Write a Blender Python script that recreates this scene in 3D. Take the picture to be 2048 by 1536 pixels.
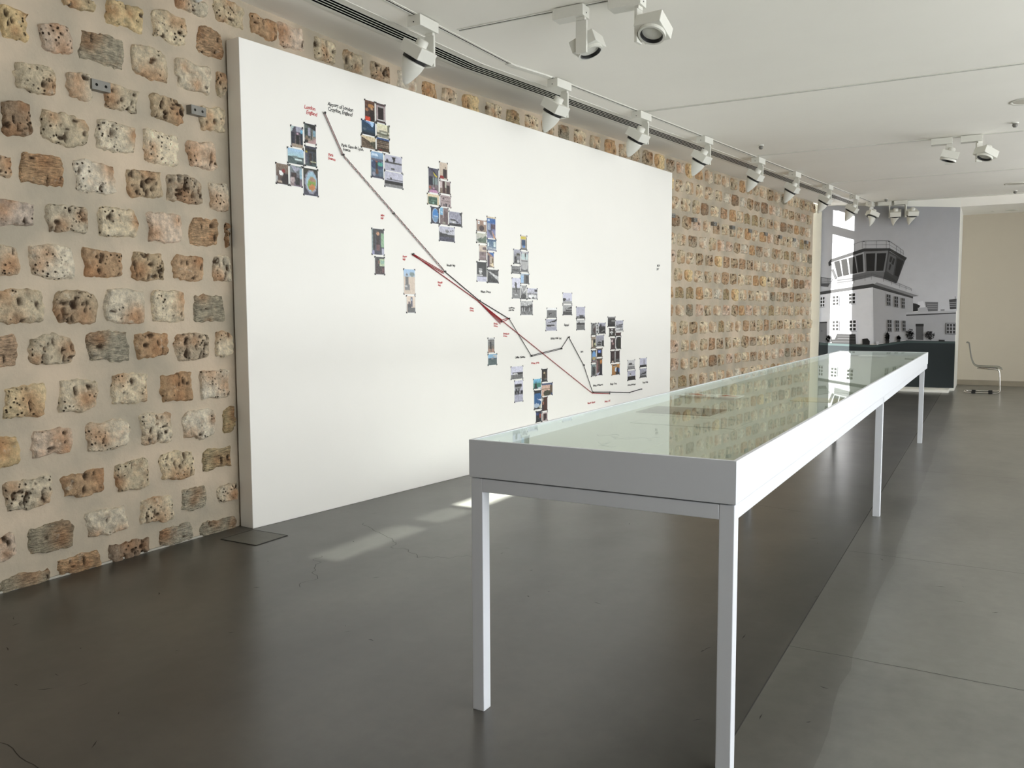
import bpy, bmesh, math, random
from mathutils import Vector, Matrix, noise
R=random.Random(7)
S=bpy.context.scene
for o in list(bpy.data.objects): bpy.data.objects.remove(o)
COL=S.collection
# ------------------------------------------------------------------ camera
# room frame: X = across the room (right), Y = along the room axis, Z up; camera at X=Y=0, eye height 1.5 m
cam=bpy.data.objects.new('camera',bpy.data.cameras.new('camera')); COL.objects.link(cam)
F_PX=1694.378; PITCH=.08108; ROLL=-.00406; AX=.512
cam.data.sensor_width=36; cam.data.lens=36*F_PX/2048; cam.data.clip_start=.05
fw=Vector((0,math.cos(PITCH),-math.sin(PITCH))); up0=Vector((0,math.sin(PITCH),math.cos(PITCH))); rt0=Vector((1,0,0))
rt=rt0*math.cos(ROLL)+up0*math.sin(ROLL); up=-rt0*math.sin(ROLL)+up0*math.cos(ROLL)
M=Matrix((rt,up,-fw)).transposed().to_4x4()
cam.matrix_world=Matrix.Translation((0,0,1.5))@Matrix.Rotation(AX,4,'Z')@M
S.camera=cam
# ------------------------------------------------------------------ light
S.view_settings.view_transform='Standard'; S.view_settings.look='None'; S.view_settings.gamma=1
S.view_settings.use_curve_mapping=False; S.view_settings.exposure=0.38
W=bpy.data.worlds.new('daylight'); S.world=W; W.use_nodes=True
bg=W.node_tree.nodes['Background']; bg.inputs[0].default_value=(.965,.972,1,1); bg.inputs[1].default_value=5.5
sun=bpy.data.objects.new('sun',bpy.data.lights.new('sun','SUN')); COL.objects.link(sun)
sun.data.energy=150; sun.data.angle=math.radians(.6); sun.data.color=(1,.95,.87)
SA,SE=math.radians(47),math.radians(13.6)      # heads to the right of the room axis, low
sd=Vector((math.sin(SA)*math.cos(SE),math.cos(SA)*math.cos(SE),-math.sin(SE)))
sun.rotation_euler=sd.to_track_quat('-Z','Y').to_euler(); sun.location=(-8,12,6)
gl=bpy.data.objects.new('reflected_sunbeam',bpy.data.lights.new('reflected_sunbeam','SPOT')); COL.objects.link(gl)  # added spot above the ceiling, stands in for sunlight striking the floor
gl.location=(3.5,6,5.19); gl.data.energy=95000; gl.data.shadow_soft_size=.014; gl.data.spot_size=math.radians(60); gl.data.color=(.93,1,.97)
gl.rotation_euler=(Vector((-3.48,6.3,0))-gl.location).to_track_quat('-Z','Y').to_euler()
WINS=[(-1.1,.3),(.7,3.1),(3.5,6.3),(7.1,9.1),(10.5,11.9),(13.3,16.7)]  # window bays in the right wall
WV=4.2; WZ0,WZ1=.12,3.6
for a,b in WINS:
    L=bpy.data.objects.new('window_portal',bpy.data.lights.new('window_portal','AREA')); COL.objects.link(L)
    L.data.shape='RECTANGLE'; L.data.size=WZ1-WZ0; L.data.size_y=b-a; L.data.cycles.is_portal=True
    L.location=(WV+.28,(a+b)/2,(WZ0+WZ1)/2); L.rotation_euler=(0,math.pi/2,0)
# ------------------------------------------------------------------ helpers
def lin(c):
    c=c/255; return c/12.92 if c<=.04045 else ((c+.055)/1.055)**2.4
def rgb(*c):
    if len(c)==1: c=c*3
    return tuple(lin(v) for v in c)+(1,)
def hexc(h): return rgb(*[int(ch*2,16) for ch in h])
class MB:
    def __init__(s): s.v=[];s.f=[];s.c=[];s.m=[]
    def add(s,vs,fs,col=None,mi=0):
        n=len(s.v); s.v+= [tuple(v) for v in vs]
        for f in fs: s.f.append([i+n for i in f]); s.m.append(mi)
        s.c+= [col]*len(vs) if not isinstance(col,list) else col
    def box(s,x0,x1,y0,y1,z0,z1,M=None,mi=0):
        vs=[Vector((x,y,z)) for z in(z0,z1) for y in(y0,y1) for x in(x0,x1)]
        if M: vs=[M@v for v in vs]
        s.add(vs,[(0,2,3,1),(4,5,7,6),(0,1,5,4),(2,6,7,3),(0,4,6,2),(1,3,7,5)],mi=mi)
    def bbox(s,x0,x1,y0,y1,z0,z1,b=.003,M=None,mi=0):
        bm=bmesh.new(); bmesh.ops.create_cube(bm,size=1)
        for v in bm.verts: v.co=Vector(((x0+x1)/2+v.co.x*(x1-x0),(y0+y1)/2+v.co.y*(y1-y0),(z0+z1)/2+v.co.z*(z1-z0)))
        bmesh.ops.bevel(bm,geom=bm.edges[:],offset=b,segments=2,affect='EDGES',profile=.5)
        if M: bmesh.ops.transform(bm,matrix=M,verts=bm.verts)
        bm.verts.index_update(); s.add([v.co.copy() for v in bm.verts],[[v.index for v in f.verts] for f in bm.faces],mi=mi); bm.free()
    def cyl(s,r0,r1,z0,z1,M=None,n=28,cap0=True,cap1=True,mi=0):
        vs=[];
        for r,z in((r0,z0),(r1,z1)): vs+=[Vector((r*math.cos(2*math.pi*i/n),r*math.sin(2*math.pi*i/n),z)) for i in range(n)]
        if M: vs=[M@v for v in vs]
        fs=[(i,(i+1)%n,n+(i+1)%n,n+i) for i in range(n)]
        if cap0: fs.append(tuple(range(n))[::-1])
        if cap1: fs.append(tuple(range(n,2*n)))
        s.add(vs,fs,mi=mi)
    def lathe(s,prof,M=None,n=28,mi=0):
        vs=[Vector((r*math.cos(2*math.pi*i/n),r*math.sin(2*math.pi*i/n),z)) for r,z in prof for i in range(n)]
        if M: vs=[M@v for v in vs]
        s.add(vs,[(k*n+i,k*n+(i+1)%n,(k+1)*n+(i+1)%n,(k+1)*n+i) for k in range(len(prof)-1) for i in range(n)],mi=mi)
    def tube(s,pts,r,n=6,mi=0,closed=False):
        P=[Vector(p) for p in pts]; m=len(P); vs=[]; up=None
        for i,p in enumerate(P):
            t=((P[min(i+1,m-1)]-P[max(i-1,0)]) if not closed else P[(i+1)%m]-P[i-1]).normalized()
            if up is None: up=Vector((0,0,1)) if abs(t.z)<.9 else Vector((1,0,0))
            a=(up-t*up.dot(t)).normalized(); b=t.cross(a); up=a
            vs+=[p+(a*math.cos(2*math.pi*k/n)+b*math.sin(2*math.pi*k/n))*r for k in range(n)]
        fs=[(i*n+k,i*n+(k+1)%n,(i+1)*n+(k+1)%n,(i+1)*n+k) for i in range(m-1) for k in range(n)]
        if closed: fs+=[((m-1)*n+k,(m-1)*n+(k+1)%n,(k+1)%n,k) for k in range(n)]
        else: fs+=[tuple(range(n))[::-1],tuple((m-1)*n+k for k in range(n))]
        s.add(vs,fs,mi=mi)
    def mesh(s,name,mats,smooth=False,col=False):
        me=bpy.data.meshes.new(name); me.from_pydata([tuple(v) for v in s.v],[],s.f)
        for m in (mats if isinstance(mats,(list,tuple)) else [mats]): me.materials.append(m)
        if any(s.m): me.polygons.foreach_set('material_index',s.m)
        if smooth: me.polygons.foreach_set('use_smooth',[True]*len(s.f))
        if col:
            a=me.color_attributes.new('Col','FLOAT_COLOR','POINT'); fl=[]
            for c in s.c: fl+=list(c or (1,1,1,1))
            a.data.foreach_set('color',fl)
        me.update(); return me
    def build(s,name,mats,parent=None,smooth=False,col=False,**k):
        o=bpy.data.objects.new(name,s.mesh(name,mats,smooth,col)); COL.objects.link(o)
        if parent: o.parent=parent
        for a,b in k.items(): o[a]=b
        return o
def thing(name,label,cat,loc=(0,0,0),rz=0,group=None):
    o=bpy.data.objects.new(name,None); COL.objects.link(o); o.location=loc; o.rotation_euler=(0,0,rz); o.empty_display_size=.1
    o['label']=label; o['category']=cat
    if group: o['group']=group
    return o
# ------------------------------------------------------------------ materials
def mat(name,base,rough=.5,metal=0,spec=.5,bump=None,var=None,attr=False,rv=None):
    m=bpy.data.materials.new(name); m.use_nodes=True; nt=m.node_tree; N=nt.nodes; K=nt.links; p=N['Principled BSDF']
    p.inputs['Roughness'].default_value=rough; p.inputs['Metallic'].default_value=metal; p.inputs['Specular IOR Level'].default_value=spec
    p.inputs['Base Color'].default_value=base
    tc=N.new('ShaderNodeTexCoord')
    src=None
    if attr:
        a=N.new('ShaderNodeAttribute'); a.attribute_name='Col'; src=a.outputs['Color']
    if var:   # (scale, dark factor, light factor)
        n=N.new('ShaderNodeTexNoise'); n.inputs['Scale'].default_value=var[0]; n.inputs['Detail'].default_value=6; n.inputs['Roughness'].default_value=.6
        K.new(tc.outputs['Object'],n.inputs['Vector'])
        mr=N.new('ShaderNodeMapRange'); mr.inputs[1].default_value=.3; mr.inputs[2].default_value=.7; mr.inputs[3].default_value=var[1]; mr.inputs[4].default_value=var[2]
        K.new(n.outputs['Fac'],mr.inputs[0])
        mx=N.new('ShaderNodeMix'); mx.data_type='RGBA'; mx.blend_type='MULTIPLY'; mx.inputs[0].default_value=1
        if src: K.new(src,mx.inputs[6])
        else: mx.inputs[6].default_value=base
        K.new(mr.outputs[0],mx.inputs[7]); src=mx.outputs[2]
    if src: K.new(src,p.inputs['Base Color'])
    if bump:  # (scale,strength,distance)
        n=N.new('ShaderNodeTexNoise'); n.inputs['Scale'].default_value=bump[0]; n.inputs['Detail'].default_value=8; n.inputs['Roughness'].default_value=.65
        K.new(tc.outputs['Object'],n.inputs['Vector'])
        b=N.new('ShaderNodeBump'); b.inputs['Strength'].default_value=bump[1]; b.inputs['Distance'].default_value=bump[2]
        K.new(n.outputs['Fac'],b.inputs['Height']); K.new(b.outputs[0],p.inputs['Normal'])
    return m
m_ceil=mat('ceiling_paint',rgb(244,241,233),.8,bump=(8,.03,.01),var=(.6,.97,1.02))
m_white=mat('white_wall_paint',rgb(243,242,235),.65,bump=(60,.04,.002),var=(1.2,.985,1.01))
m_panel=mat('panel_paint',rgb(246,244,238),.6,bump=(90,.03,.002),var=(.8,.985,1.01))
m_back=mat('beige_wall_paint',rgb(196,187,169),.8,bump=(40,.04,.003),var=(.8,.97,1.02))
m_skirt=mat('stone_skirting',rgb(150,140,122),.6,var=(5,.9,1.05))
m_table=mat('white_lacquer',rgb(218,221,226),.35,bump=(300,.02,.0004),var=(3,.99,1.0))
m_liner=mat('case_liner',rgb(198,200,188),.7,var=(10,.98,1))
m_light=mat('lamp_housing',rgb(222,221,212),.45,var=(20,.97,1.0))
m_black=mat('black_plastic',rgb(18,18,18),.4,var=(30,.9,1))
m_slot=mat('slot_black',rgb(4,4,4),.9,spec=0,var=(30,.9,1))
m_refl=mat('lamp_reflector',rgb(120,120,118),.25,metal=1,bump=(120,.5,.002),var=(40,.8,1))
m_bracket=mat('grey_steel',rgb(128,126,120),.45,metal=.3,var=(25,.9,1.05))
m_hole=mat('dark_hole',rgb(8,7,6),.9,spec=0,var=(30,.9,1))
m_chrome=mat('chrome',rgb(232,230,224),.25,metal=1,var=(20,.95,1))
m_threadk=mat('black_thread',rgb(28,26,28),.8,var=(300,.7,1.2))
m_threadr=mat('red_thread',rgb(150,28,38),.8,var=(300,.8,1.2))
m_inkk=mat('black_ink',rgb(35,33,33),.6,var=(100,.9,1.1))
m_inkr=mat('red_ink',rgb(190,62,62),.6,var=(100,.9,1.1))
m_card=mat('photo_paper',rgb(238,238,236),.4,var=(50,.98,1))
m_print=mat('printed_picture',(1,1,1,1),.38,attr=True,var=(160,.9,1.08))
m_mural=mat('printed_mural',(1,1,1,1),.55,attr=True,var=(5,.97,1.03))
m_grout=mat('joint_line',rgb(50,49,46),.7,var=(20,.8,1.1))
m_caulk=mat('wall_foot_render',rgb(176,172,160),.8,var=(20,.9,1.05))
m_scuff=mat('scuff_rubber',rgb(40,39,36),.6,spec=.3,var=(60,.7,1.4))
m_grey=mat('grey_card',rgb(96,92,80),.8,var=(60,.93,1.05))
m_cream=mat('cream_card',rgb(206,196,160),.8,var=(60,.95,1.03))
m_paper=mat('white_paper',rgb(248,248,247),.7,var=(60,.97,1))
m_redp=mat('red_print',rgb(178,14,30),.6,var=(60,.95,1.03))
m_line=mat('pencil_border',rgb(176,182,172),.7,var=(60,.95,1.03))
m_disc=mat('downlight_glass',rgb(196,192,180),.4,var=(30,.97,1.02))
m_acryl=bpy.data.materials.new('clear_acrylic'); m_acryl.use_nodes=True
def glassmat(m,tint,f0,k=1.0):
    nt=m.node_tree; nt.nodes.clear(); N=nt.nodes; K=nt.links
    out=N.new('ShaderNodeOutputMaterial'); mx=N.new('ShaderNodeMixShader'); t=N.new('ShaderNodeBsdfTransparent'); g=N.new('ShaderNodeBsdfGlossy')
    t.inputs[0].default_value=tint; g.inputs['Roughness'].default_value=0; g.inputs['Color'].default_value=(.97,1,.98,1)
    lw=N.new('ShaderNodeLayerWeight'); lw.inputs[0].default_value=.5
    pw=N.new('ShaderNodeMath'); pw.operation='POWER'; pw.inputs[1].default_value=5
    ma=N.new('ShaderNodeMath'); ma.operation='MULTIPLY_ADD'; ma.inputs[1].default_value=(1-f0)*k; ma.inputs[2].default_value=f0; ma.use_clamp=True
    K.new(lw.outputs['Facing'],pw.inputs[0]); K.new(pw.outputs[0],ma.inputs[0]); K.new(ma.outputs[0],mx.inputs[0])
    K.new(t.outputs[0],mx.inputs[1]); K.new(g.outputs[0],mx.inputs[2]); K.new(mx.outputs[0],out.inputs[0])
glassmat(m_acryl,(.8,.82,.78,1),.06)
m_glass=bpy.data.materials.new('case_glass'); m_glass.use_nodes=True; glassmat(m_glass,(.952,.982,.965,1),.035,.48)
m_pane=bpy.data.materials.new('window_glass'); m_pane.use_nodes=True; glassmat(m_pane,(.97,.99,.98,1),.04)
# stone: vertex colour carries the block's own colour, patches and pore brown with the pits' shade painted in
def stonemat(name,tooled):
    m=mat(name,(1,1,1,1),.88,spec=.2,attr=True); nt=m.node_tree;N=nt.nodes;K=nt.links;p=N['Principled BSDF']
    a=[n for n in N if n.type=='ATTRIBUTE'][0]; g=N.new('ShaderNodeNewGeometry')
    def nz(sc,det,vec=None):
        n=N.new('ShaderNodeTexNoise'); n.inputs['Scale'].default_value=sc; n.inputs['Detail'].default_value=det; n.inputs['Roughness'].default_value=.65
        K.new(vec or g.outputs['Position'],n.inputs['Vector']); return n.outputs['Fac']
    def mr(s,a0,a1,b0,b1):
        n=N.new('ShaderNodeMapRange'); 
        for i,v in enumerate((a0,a1,b0,b1)): n.inputs[i+1].default_value=v
        K.new(s,n.inputs[0]); return n.outputs[0]
    def mul(c,f):
        n=N.new('ShaderNodeMix'); n.data_type='RGBA'; n.blend_type='MULTIPLY'; n.inputs[0].default_value=1; K.new(c,n.inputs[6]); K.new(f,n.inputs[7]); return n.outputs[2]
    def mixc(c,f,col):
        n=N.new('ShaderNodeMix'); n.data_type='RGBA'; K.new(f,n.inputs[0]); K.new(c,n.inputs[6]); n.inputs[7].default_value=col; return n.outputs[2]
    c=a.outputs['Color']
    c=mixc(c,mr(nz(9,4),.54,.74,0,.4),rgb(196,150,110))
    c=mixc(c,mr(nz(14,5),.6,.75,0,.6),rgb(228,220,200))
    c=mul(c,mr(nz(26,9),.34,.66,.68,1.3))
    h=nz(30,8)
    hs=N.new('ShaderNodeMath'); hs.operation='MULTIPLY'; hs.inputs[1].default_value=1; K.new(h,hs.inputs[0]); hh=hs.outputs[0]
    if tooled:
        mp=N.new('ShaderNodeMapping'); mp.inputs['Scale'].default_value=(1,.25,1.5); mp.inputs['Rotation'].default_value=(.35,0,0); K.new(g.outputs['Position'],mp.inputs[0])
        s=nz(70,3,mp.outputs[0]); c=mul(c,mr(s,.35,.6,.6,1.15))
        ad=N.new('ShaderNodeMath'); ad.operation='ADD'; K.new(hh,ad.inputs[0]); K.new(s,ad.inputs[1]); hh=ad.outputs[0]
    else:
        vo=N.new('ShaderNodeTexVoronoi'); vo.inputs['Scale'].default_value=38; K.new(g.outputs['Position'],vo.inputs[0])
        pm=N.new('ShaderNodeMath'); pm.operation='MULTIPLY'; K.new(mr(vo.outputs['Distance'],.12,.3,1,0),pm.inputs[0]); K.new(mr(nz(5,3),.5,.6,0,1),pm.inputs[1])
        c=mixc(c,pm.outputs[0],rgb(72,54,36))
        ad=N.new('ShaderNodeMath'); ad.operation='MULTIPLY_ADD'; K.new(pm.outputs[0],ad.inputs[0]); ad.inputs[1].default_value=-.9; K.new(hh,ad.inputs[2]); hh=ad.outputs[0]
    K.new(c,p.inputs['Base Color'])
    b=N.new('ShaderNodeBump'); b.inputs['Strength'].default_value=1; b.inputs['Distance'].default_value=.034; K.new(hh,b.inputs['Height']); K.new(b.outputs[0],p.inputs['Normal'])
    return m
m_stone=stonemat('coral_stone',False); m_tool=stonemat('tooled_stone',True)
def mortarmat():
    m=mat('lime_mortar',rgb(172,160,138),.9,spec=.2); nt=m.node_tree;N=nt.nodes;K=nt.links;p=N['Principled BSDF']; g=N.new('ShaderNodeNewGeometry')
    n=N.new('ShaderNodeTexNoise'); n.inputs['Scale'].default_value=2.2; n.inputs['Detail'].default_value=7; K.new(g.outputs['Position'],n.inputs['Vector'])
    cr=N.new('ShaderNodeValToRGB'); e=cr.color_ramp; e.elements[0].position=.35; e.elements[0].color=rgb(166,157,140); e.elements[1].position=.68; e.elements[1].color=rgb(200,183,161)
    K.new(n.outputs['Fac'],cr.inputs[0]); K.new(cr.outputs[0],p.inputs['Base Color'])
    n2=N.new('ShaderNodeTexNoise'); n2.inputs['Scale'].default_value=14; n2.inputs['Detail'].default_value=8; n2.inputs['Roughness'].default_value=.6; K.new(g.outputs['Position'],n2.inputs['Vector'])
    b=N.new('ShaderNodeBump'); b.inputs['Strength'].default_value=.6; b.inputs['Distance'].default_value=.012; K.new(n2.outputs['Fac'],b.inputs['Height']); K.new(b.outputs[0],p.inputs['Normal'])
    return m
m_mortar=mortarmat()
def floormat(name,c0,c1,c2):
    m=mat(name,rgb(120),.2,spec=.55); nt=m.node_tree;N=nt.nodes;K=nt.links;p=N['Principled BSDF']; g=N.new('ShaderNodeNewGeometry')
    def nz(sc,det,ro=.6,st=None):
        n=N.new('ShaderNodeTexNoise'); n.inputs['Scale'].default_value=sc; n.inputs['Detail'].default_value=det; n.inputs['Roughness'].default_value=ro
        src=g.outputs['Position']
        if st: mp=N.new('ShaderNodeMapping'); mp.inputs['Scale'].default_value=st; K.new(src,mp.inputs[0]); src=mp.outputs[0]
        K.new(src,n.inputs['Vector']); return n.outputs['Fac']
    cr=N.new('ShaderNodeValToRGB'); e=cr.color_ramp; e.elements[0].position=.32; e.elements[0].color=c0; e.elements[1].position=.7; e.elements[1].color=c2; x=e.elements.new(.5); x.color=c1
    K.new(nz(.9,8,.6,(1.6,.7,1)),cr.inputs[0])
    fine=N.new('ShaderNodeMapRange'); fine.inputs[1].default_value=.3; fine.inputs[2].default_value=.7; fine.inputs[3].default_value=.9; fine.inputs[4].default_value=1.08; K.new(nz(14,7,.6),fine.inputs[0])
    mx=N.new('ShaderNodeMix'); mx.data_type='RGBA'; mx.blend_type='MULTIPLY'; mx.inputs[0].default_value=1; K.new(cr.outputs[0],mx.inputs[6]); K.new(fine.outputs[0],mx.inputs[7]); K.new(mx.outputs[2],p.inputs['Base Color'])
    rr=N.new('ShaderNodeMapRange'); rr.inputs[1].default_value=.3; rr.inputs[2].default_value=.7; rr.inputs[3].default_value=.279; rr.inputs[4].default_value=.31; K.new(nz(2.5,3,.5),rr.inputs[0]); K.new(rr.outputs[0],p.inputs['Roughness'])
    b=N.new('ShaderNodeBump'); b.inputs['Strength'].default_value=.2; b.inputs['Distance'].default_value=.004; K.new(nz(2.2,2,.4),b.inputs['Height']); K.new(b.outputs[0],p.inputs['Normal'])
    return m
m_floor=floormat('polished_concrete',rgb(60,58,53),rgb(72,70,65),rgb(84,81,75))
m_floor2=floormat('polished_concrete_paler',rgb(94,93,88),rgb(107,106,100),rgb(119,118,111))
# ------------------------------------------------------------------ room shell
H=3.7; VJ=-.74
def wv(u): return -4.66+.02*(u+5)/11.8 if u<6.8 else -4.64+.1404*(u-6.8)
UE=17.84
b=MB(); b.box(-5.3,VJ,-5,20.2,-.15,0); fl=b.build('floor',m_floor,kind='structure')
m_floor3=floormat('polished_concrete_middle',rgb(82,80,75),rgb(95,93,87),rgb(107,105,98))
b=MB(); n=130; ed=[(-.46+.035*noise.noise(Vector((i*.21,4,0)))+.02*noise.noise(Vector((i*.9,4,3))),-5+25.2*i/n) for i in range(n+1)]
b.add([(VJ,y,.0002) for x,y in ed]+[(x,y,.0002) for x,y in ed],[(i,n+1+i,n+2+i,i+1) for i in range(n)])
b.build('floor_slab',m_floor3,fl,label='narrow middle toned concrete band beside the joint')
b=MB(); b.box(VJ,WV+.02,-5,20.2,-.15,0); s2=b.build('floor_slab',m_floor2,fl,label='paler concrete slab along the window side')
b=MB()
b.box(VJ-.0025,VJ+.0025,-5,18.3,-.002,.0004)
b.build('floor_joint',m_grout,fl)
for u0 in (3.87,5.64,8.9,12.1,15.3):
    b=MB(); n=40; pts=[(VJ+ i*(WV-VJ)/n, u0-.12*(i/n)+R.uniform(-.006,.006)) for i in range(n+1)]
    for p,q in zip(pts,pts[1:]):
        b.add([(p[0],p[1]-.0015,.0005),(q[0],q[1]-.0015,.0005),(q[0],q[1]+.0015,.0005),(p[0],p[1]+.0015,.0005)],[(0,1,2,3)])
    b.build('floor_crack',m_scuff,fl)
for P0,P1,am in (((-3.468,7.193),(-1.2,6.6),.012),((-3.3,1.66),(-2.2,1.52),.02),((-3.9,4.75),(-3.05,4.2),.07),((-3.05,4.2),(-2.75,4.4),.03),((-3.6,3.95),(-3.25,3.45),.05)):
    b=MB(); n=26; d=Vector((P1[0]-P0[0],P1[1]-P0[1])); pr=Vector((-d.y,d.x)).normalized(); pts=[]
    for i in range(n+1):
        q=Vector(P0)+d*i/n+pr*am*(noise.noise(Vector((i*.35,P0[0]*9,0))))*1.5; pts.append(q)
    for p,q in zip(pts,pts[1:]):
        b.add([(p.x-pr.x*.0015,p.y-pr.y*.0015,.0006),(q.x-pr.x*.0015,q.y-pr.y*.0015,.0006),(q.x+pr.x*.0015,q.y+pr.y*.0015,.0006),(p.x+pr.x*.0015,p.y+pr.y*.0015,.0006)],[(0,1,2,3)])
    b.build('floor_crack',m_scuff,fl)
b=MB()
for i in range(70):
    x,y=R.uniform(-4.2,.2),abs(R.gauss(0,3))+1.6; l=R.uniform(.01,.07); a=R.uniform(0,math.pi); w=R.uniform(.0015,.0035); k=R.uniform(-.3,.3)
    d=Vector((math.cos(a),math.sin(a))); e=Vector((-d.y,d.x)); c=Vector((x,y)); mid=c+e*k*l*.3
    b.add([(*(c-d*l/2),.0007),(*(mid-e*w),.0007),(*(c+d*l/2),.0007),(*(mid+e*w),.0007)],[(0,1,2,3)])
b.build('scuff_marks',m_scuff,fl,kind='stuff')
# ceiling with unseen slots added to shape the spot's strip on the floor
def ceilpoly():
    b=MB(); t=.012
    SL=[(5.40,5.842,1.448,1.525),(5.871,6.95,1.448,1.525)]
    us=[-5,5.40,5.842,5.871,6.95]
    for a,c in zip(us,us[1:]):
        sl=[s for s in SL if s[0]==a]
        if sl: b.box(-5.6,sl[0][2],a,c,H,H+t); b.box(sl[0][3],WV+.3,a,c,H,H+t)
        else: b.box(-5.6,WV+.3,a,c,H,H+t)
    vs=[(-4.75,6.95),(WV+.3,6.95),(WV+.3,UE),(wv(UE)-.06,UE)]; b.add([(x,y,H) for x,y in vs]+[(x,y,H+t) for x,y in vs],[(3,2,1,0),(4,5,6,7)]+[(i,(i+1)%4,4+(i+1)%4,4+i) for i in range(4)])
    vs=[(-3.12,UE),(WV+.3,UE),(WV+.3,20.4),(-3.06,20.4),(-3.06,18.3)]
    b.add([(x,y,H) for x,y in vs]+[(x,y,H+t) for x,y in vs],[(4,3,2,1,0),(5,6,7,8,9)]+[(i,(i+1)%5,5+(i+1)%5,5+i) for i in range(5)])
    return b
ceil=ceilpoly().build('ceiling',m_ceil,kind='structure')
m_dimmer=bpy.data.materials.new('added_strip_dimmer'); m_dimmer.use_nodes=True; glassmat(m_dimmer,(.09,.092,.09,1),.04)
p=MB(); p.add([(1.44,5.39,H+.02),(1.535,5.39,H+.02),(1.535,5.85,H+.02),(1.44,5.85,H+.02)],[(0,1,2,3)]); p.build('pane',m_dimmer,ceil)  # unseen dark sheet added over one slot to weaken that strip
# far wall: white band above the mural, returns, soffit
b=MB(); b.box(-3.9,-.545,18.5,18.62,0,H+.5); b.build('wall_far',m_white,kind='structure')
b=MB(); b.box(-.665,-.545,18.62,20.14,0,H-.17); b.build('wall_return',m_white,kind='structure')
b=MB(); b.box(-.545,WV,18.5,20.15,3.53,H-.001); b.build('trim_1',m_ceil,kind='structure',label='lowered white ceiling bulkhead beyond the last groove')
m_post=mat('grey_render',rgb(196,195,184),.8,var=(2,.97,1.02))
b=MB(); b.bbox(-3.5,-3.068,18.44,18.499,0,3.98,.008); b.build('trim_2',m_post,kind='structure',label='plain white post between the stone wall and the mural')
b=MB(); b.box(-5,WV+.3,20.15,20.35,0,H); wb=b.build('wall_back',m_back,kind='structure')
b=MB(); b.bbox(-.545,WV,20.13,20.149,0,.11,.004); b.build('baseboard_back',m_skirt,kind='structure')
b=MB(); b.bbox(-2.95,-.62,17.93,18.499,0,.05,.004); b.build('trim_3',m_white,kind='structure',label='low white plinth along the foot of the mural')
m_rear=mat('dark_rear_wall',rgb(84,81,74),.8,var=(1,.9,1.05))
b=MB(); b.box(-5.3,WV+.3,-5.2,-5,0,H); b.build('wall_rear',m_rear,kind='structure')
# right wall with real window openings
b=MB(); b.box(WV,WV+.3,-5,20.15,0,WZ0); b.box(WV,WV+.3,-5,20.15,WZ1,H)
ends=[-5]+[e for w in WINS for e in w]+[20.15]
for i in range(0,len(ends),2): b.box(WV,WV+.3,ends[i],ends[i+1],WZ0,WZ1)
wr=b.build('wall_right',m_white,kind='structure')
for i,(a,c) in enumerate(WINS):
    w=MB(); 
    for y0,y1,z0,z1 in((a,a+.06,WZ0,WZ1),(c-.06,c,WZ0,WZ1),(a,c,WZ0,WZ0+.06),(a,c,WZ1-.06,WZ1),((a+c)/2-.025,(a+c)/2+.025,WZ0,WZ1)): w.box(WV+.1,WV+.15,y0,y1,z0,z1)
    wo=w.build('window_%d'%(i+1),m_bracket,kind='structure')
    p=MB(); p.add([(WV+.125,a,WZ0),(WV+.125,c,WZ0),(WV+.125,c,WZ1),(WV+.125,a,WZ1)],[(0,1,2,3)]); p.build('pane',m_pane,wo)
# glazed gap at the end of the stone wall, with its transom (source of the striped sun patch)
w=MB(); w.box(-3.50,-3.45,17.2,18.44,3.34,3.50); w.box(-3.72,-3.13,UE-.02,UE+.03,0,.06)
w8=w.build('window_8',m_bracket,kind='structure')
m_tint=bpy.data.materials.new('tinted_glass'); m_tint.use_nodes=True; glassmat(m_tint,(.14,.145,.15,1),.04)  # heavy tint added to hold back sky light in the recess
p=MB(); p.add([(-3.72,UE,.06),(-3.13,UE,.06),(-3.13,UE,3.98),(-3.72,UE,3.98)],[(0,1,2,3)]); p.build('pane',m_tint,w8)
b=MB(); b.box(-4.2,-3.72,UE-.15,UE+.1,0,4.0); b.box(-4.2,-3.95,UE+.1,18.5,0,4.0); b.box(-4.2,-3.04,UE-.02,18.62,4.0,4.05); b.box(-3.12,-3.06,18.2,18.5,H,4.0); b.add([(wv(UE)-.06,UE,H),(-3.06,18.3,H),(-3.06,18.3,4.0),(wv(UE)-.06,UE,4.0)],[(0,1,2,3)])  # unseen pier, roof and sides added to keep sun and sky off the post
b.build('wall_sun_block',m_white,kind='structure')
# ------------------------------------------------------------------ stone wall
b=MB(); us=[-5+.16*i for i in range(int(22.84/.16)+1)]+[UE]; zs=[H*i/24 for i in range(25)]
nz_=len(zs)
vs=[(wv(u)+.004*noise.noise(Vector((u*2.1,z*2.3,3)))+.002*noise.noise(Vector((u*7,z*7,8)))-(.04*max(0,(u-UE+.1)/.1)+.03*noise.noise(Vector((z*3,0,0)))*(u>UE-.05)),u,z) for u in us for z in zs]
fs=[(i*nz_+j,(i+1)*nz_+j,(i+1)*nz_+j+1,i*nz_+j+1) for i in range(len(us)-1) for j in range(nz_-1)]
b.add(vs,fs)
b.add([(wv(UE)-.04,UE,0),(wv(UE)-.04,UE,H),(wv(UE)-.06,UE,H),(wv(UE)-.06,UE,0)],[(0,1,2,3)])
b.add([(wv(-5)-.5,-5,0),(-5.15,6.8,0),(wv(UE)-.06,UE,0),(wv(UE)-.06,UE,H),(-5.15,6.8,H),(wv(-5)-.5,-5,H)],[(0,1,4,5),(1,2,3,4)])
wl=b.build('wall_left',m_mortar,smooth=True,kind='structure')
b=MB()
pu=[-5+.4*i for i in range(24)]
for a,c in zip(pu,pu[1:]):
    b.box(wv(a)-.02,wv(a)+.012,a,c,0,.012)
b.build('baseboard_left',m_caulk,kind='structure')
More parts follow.
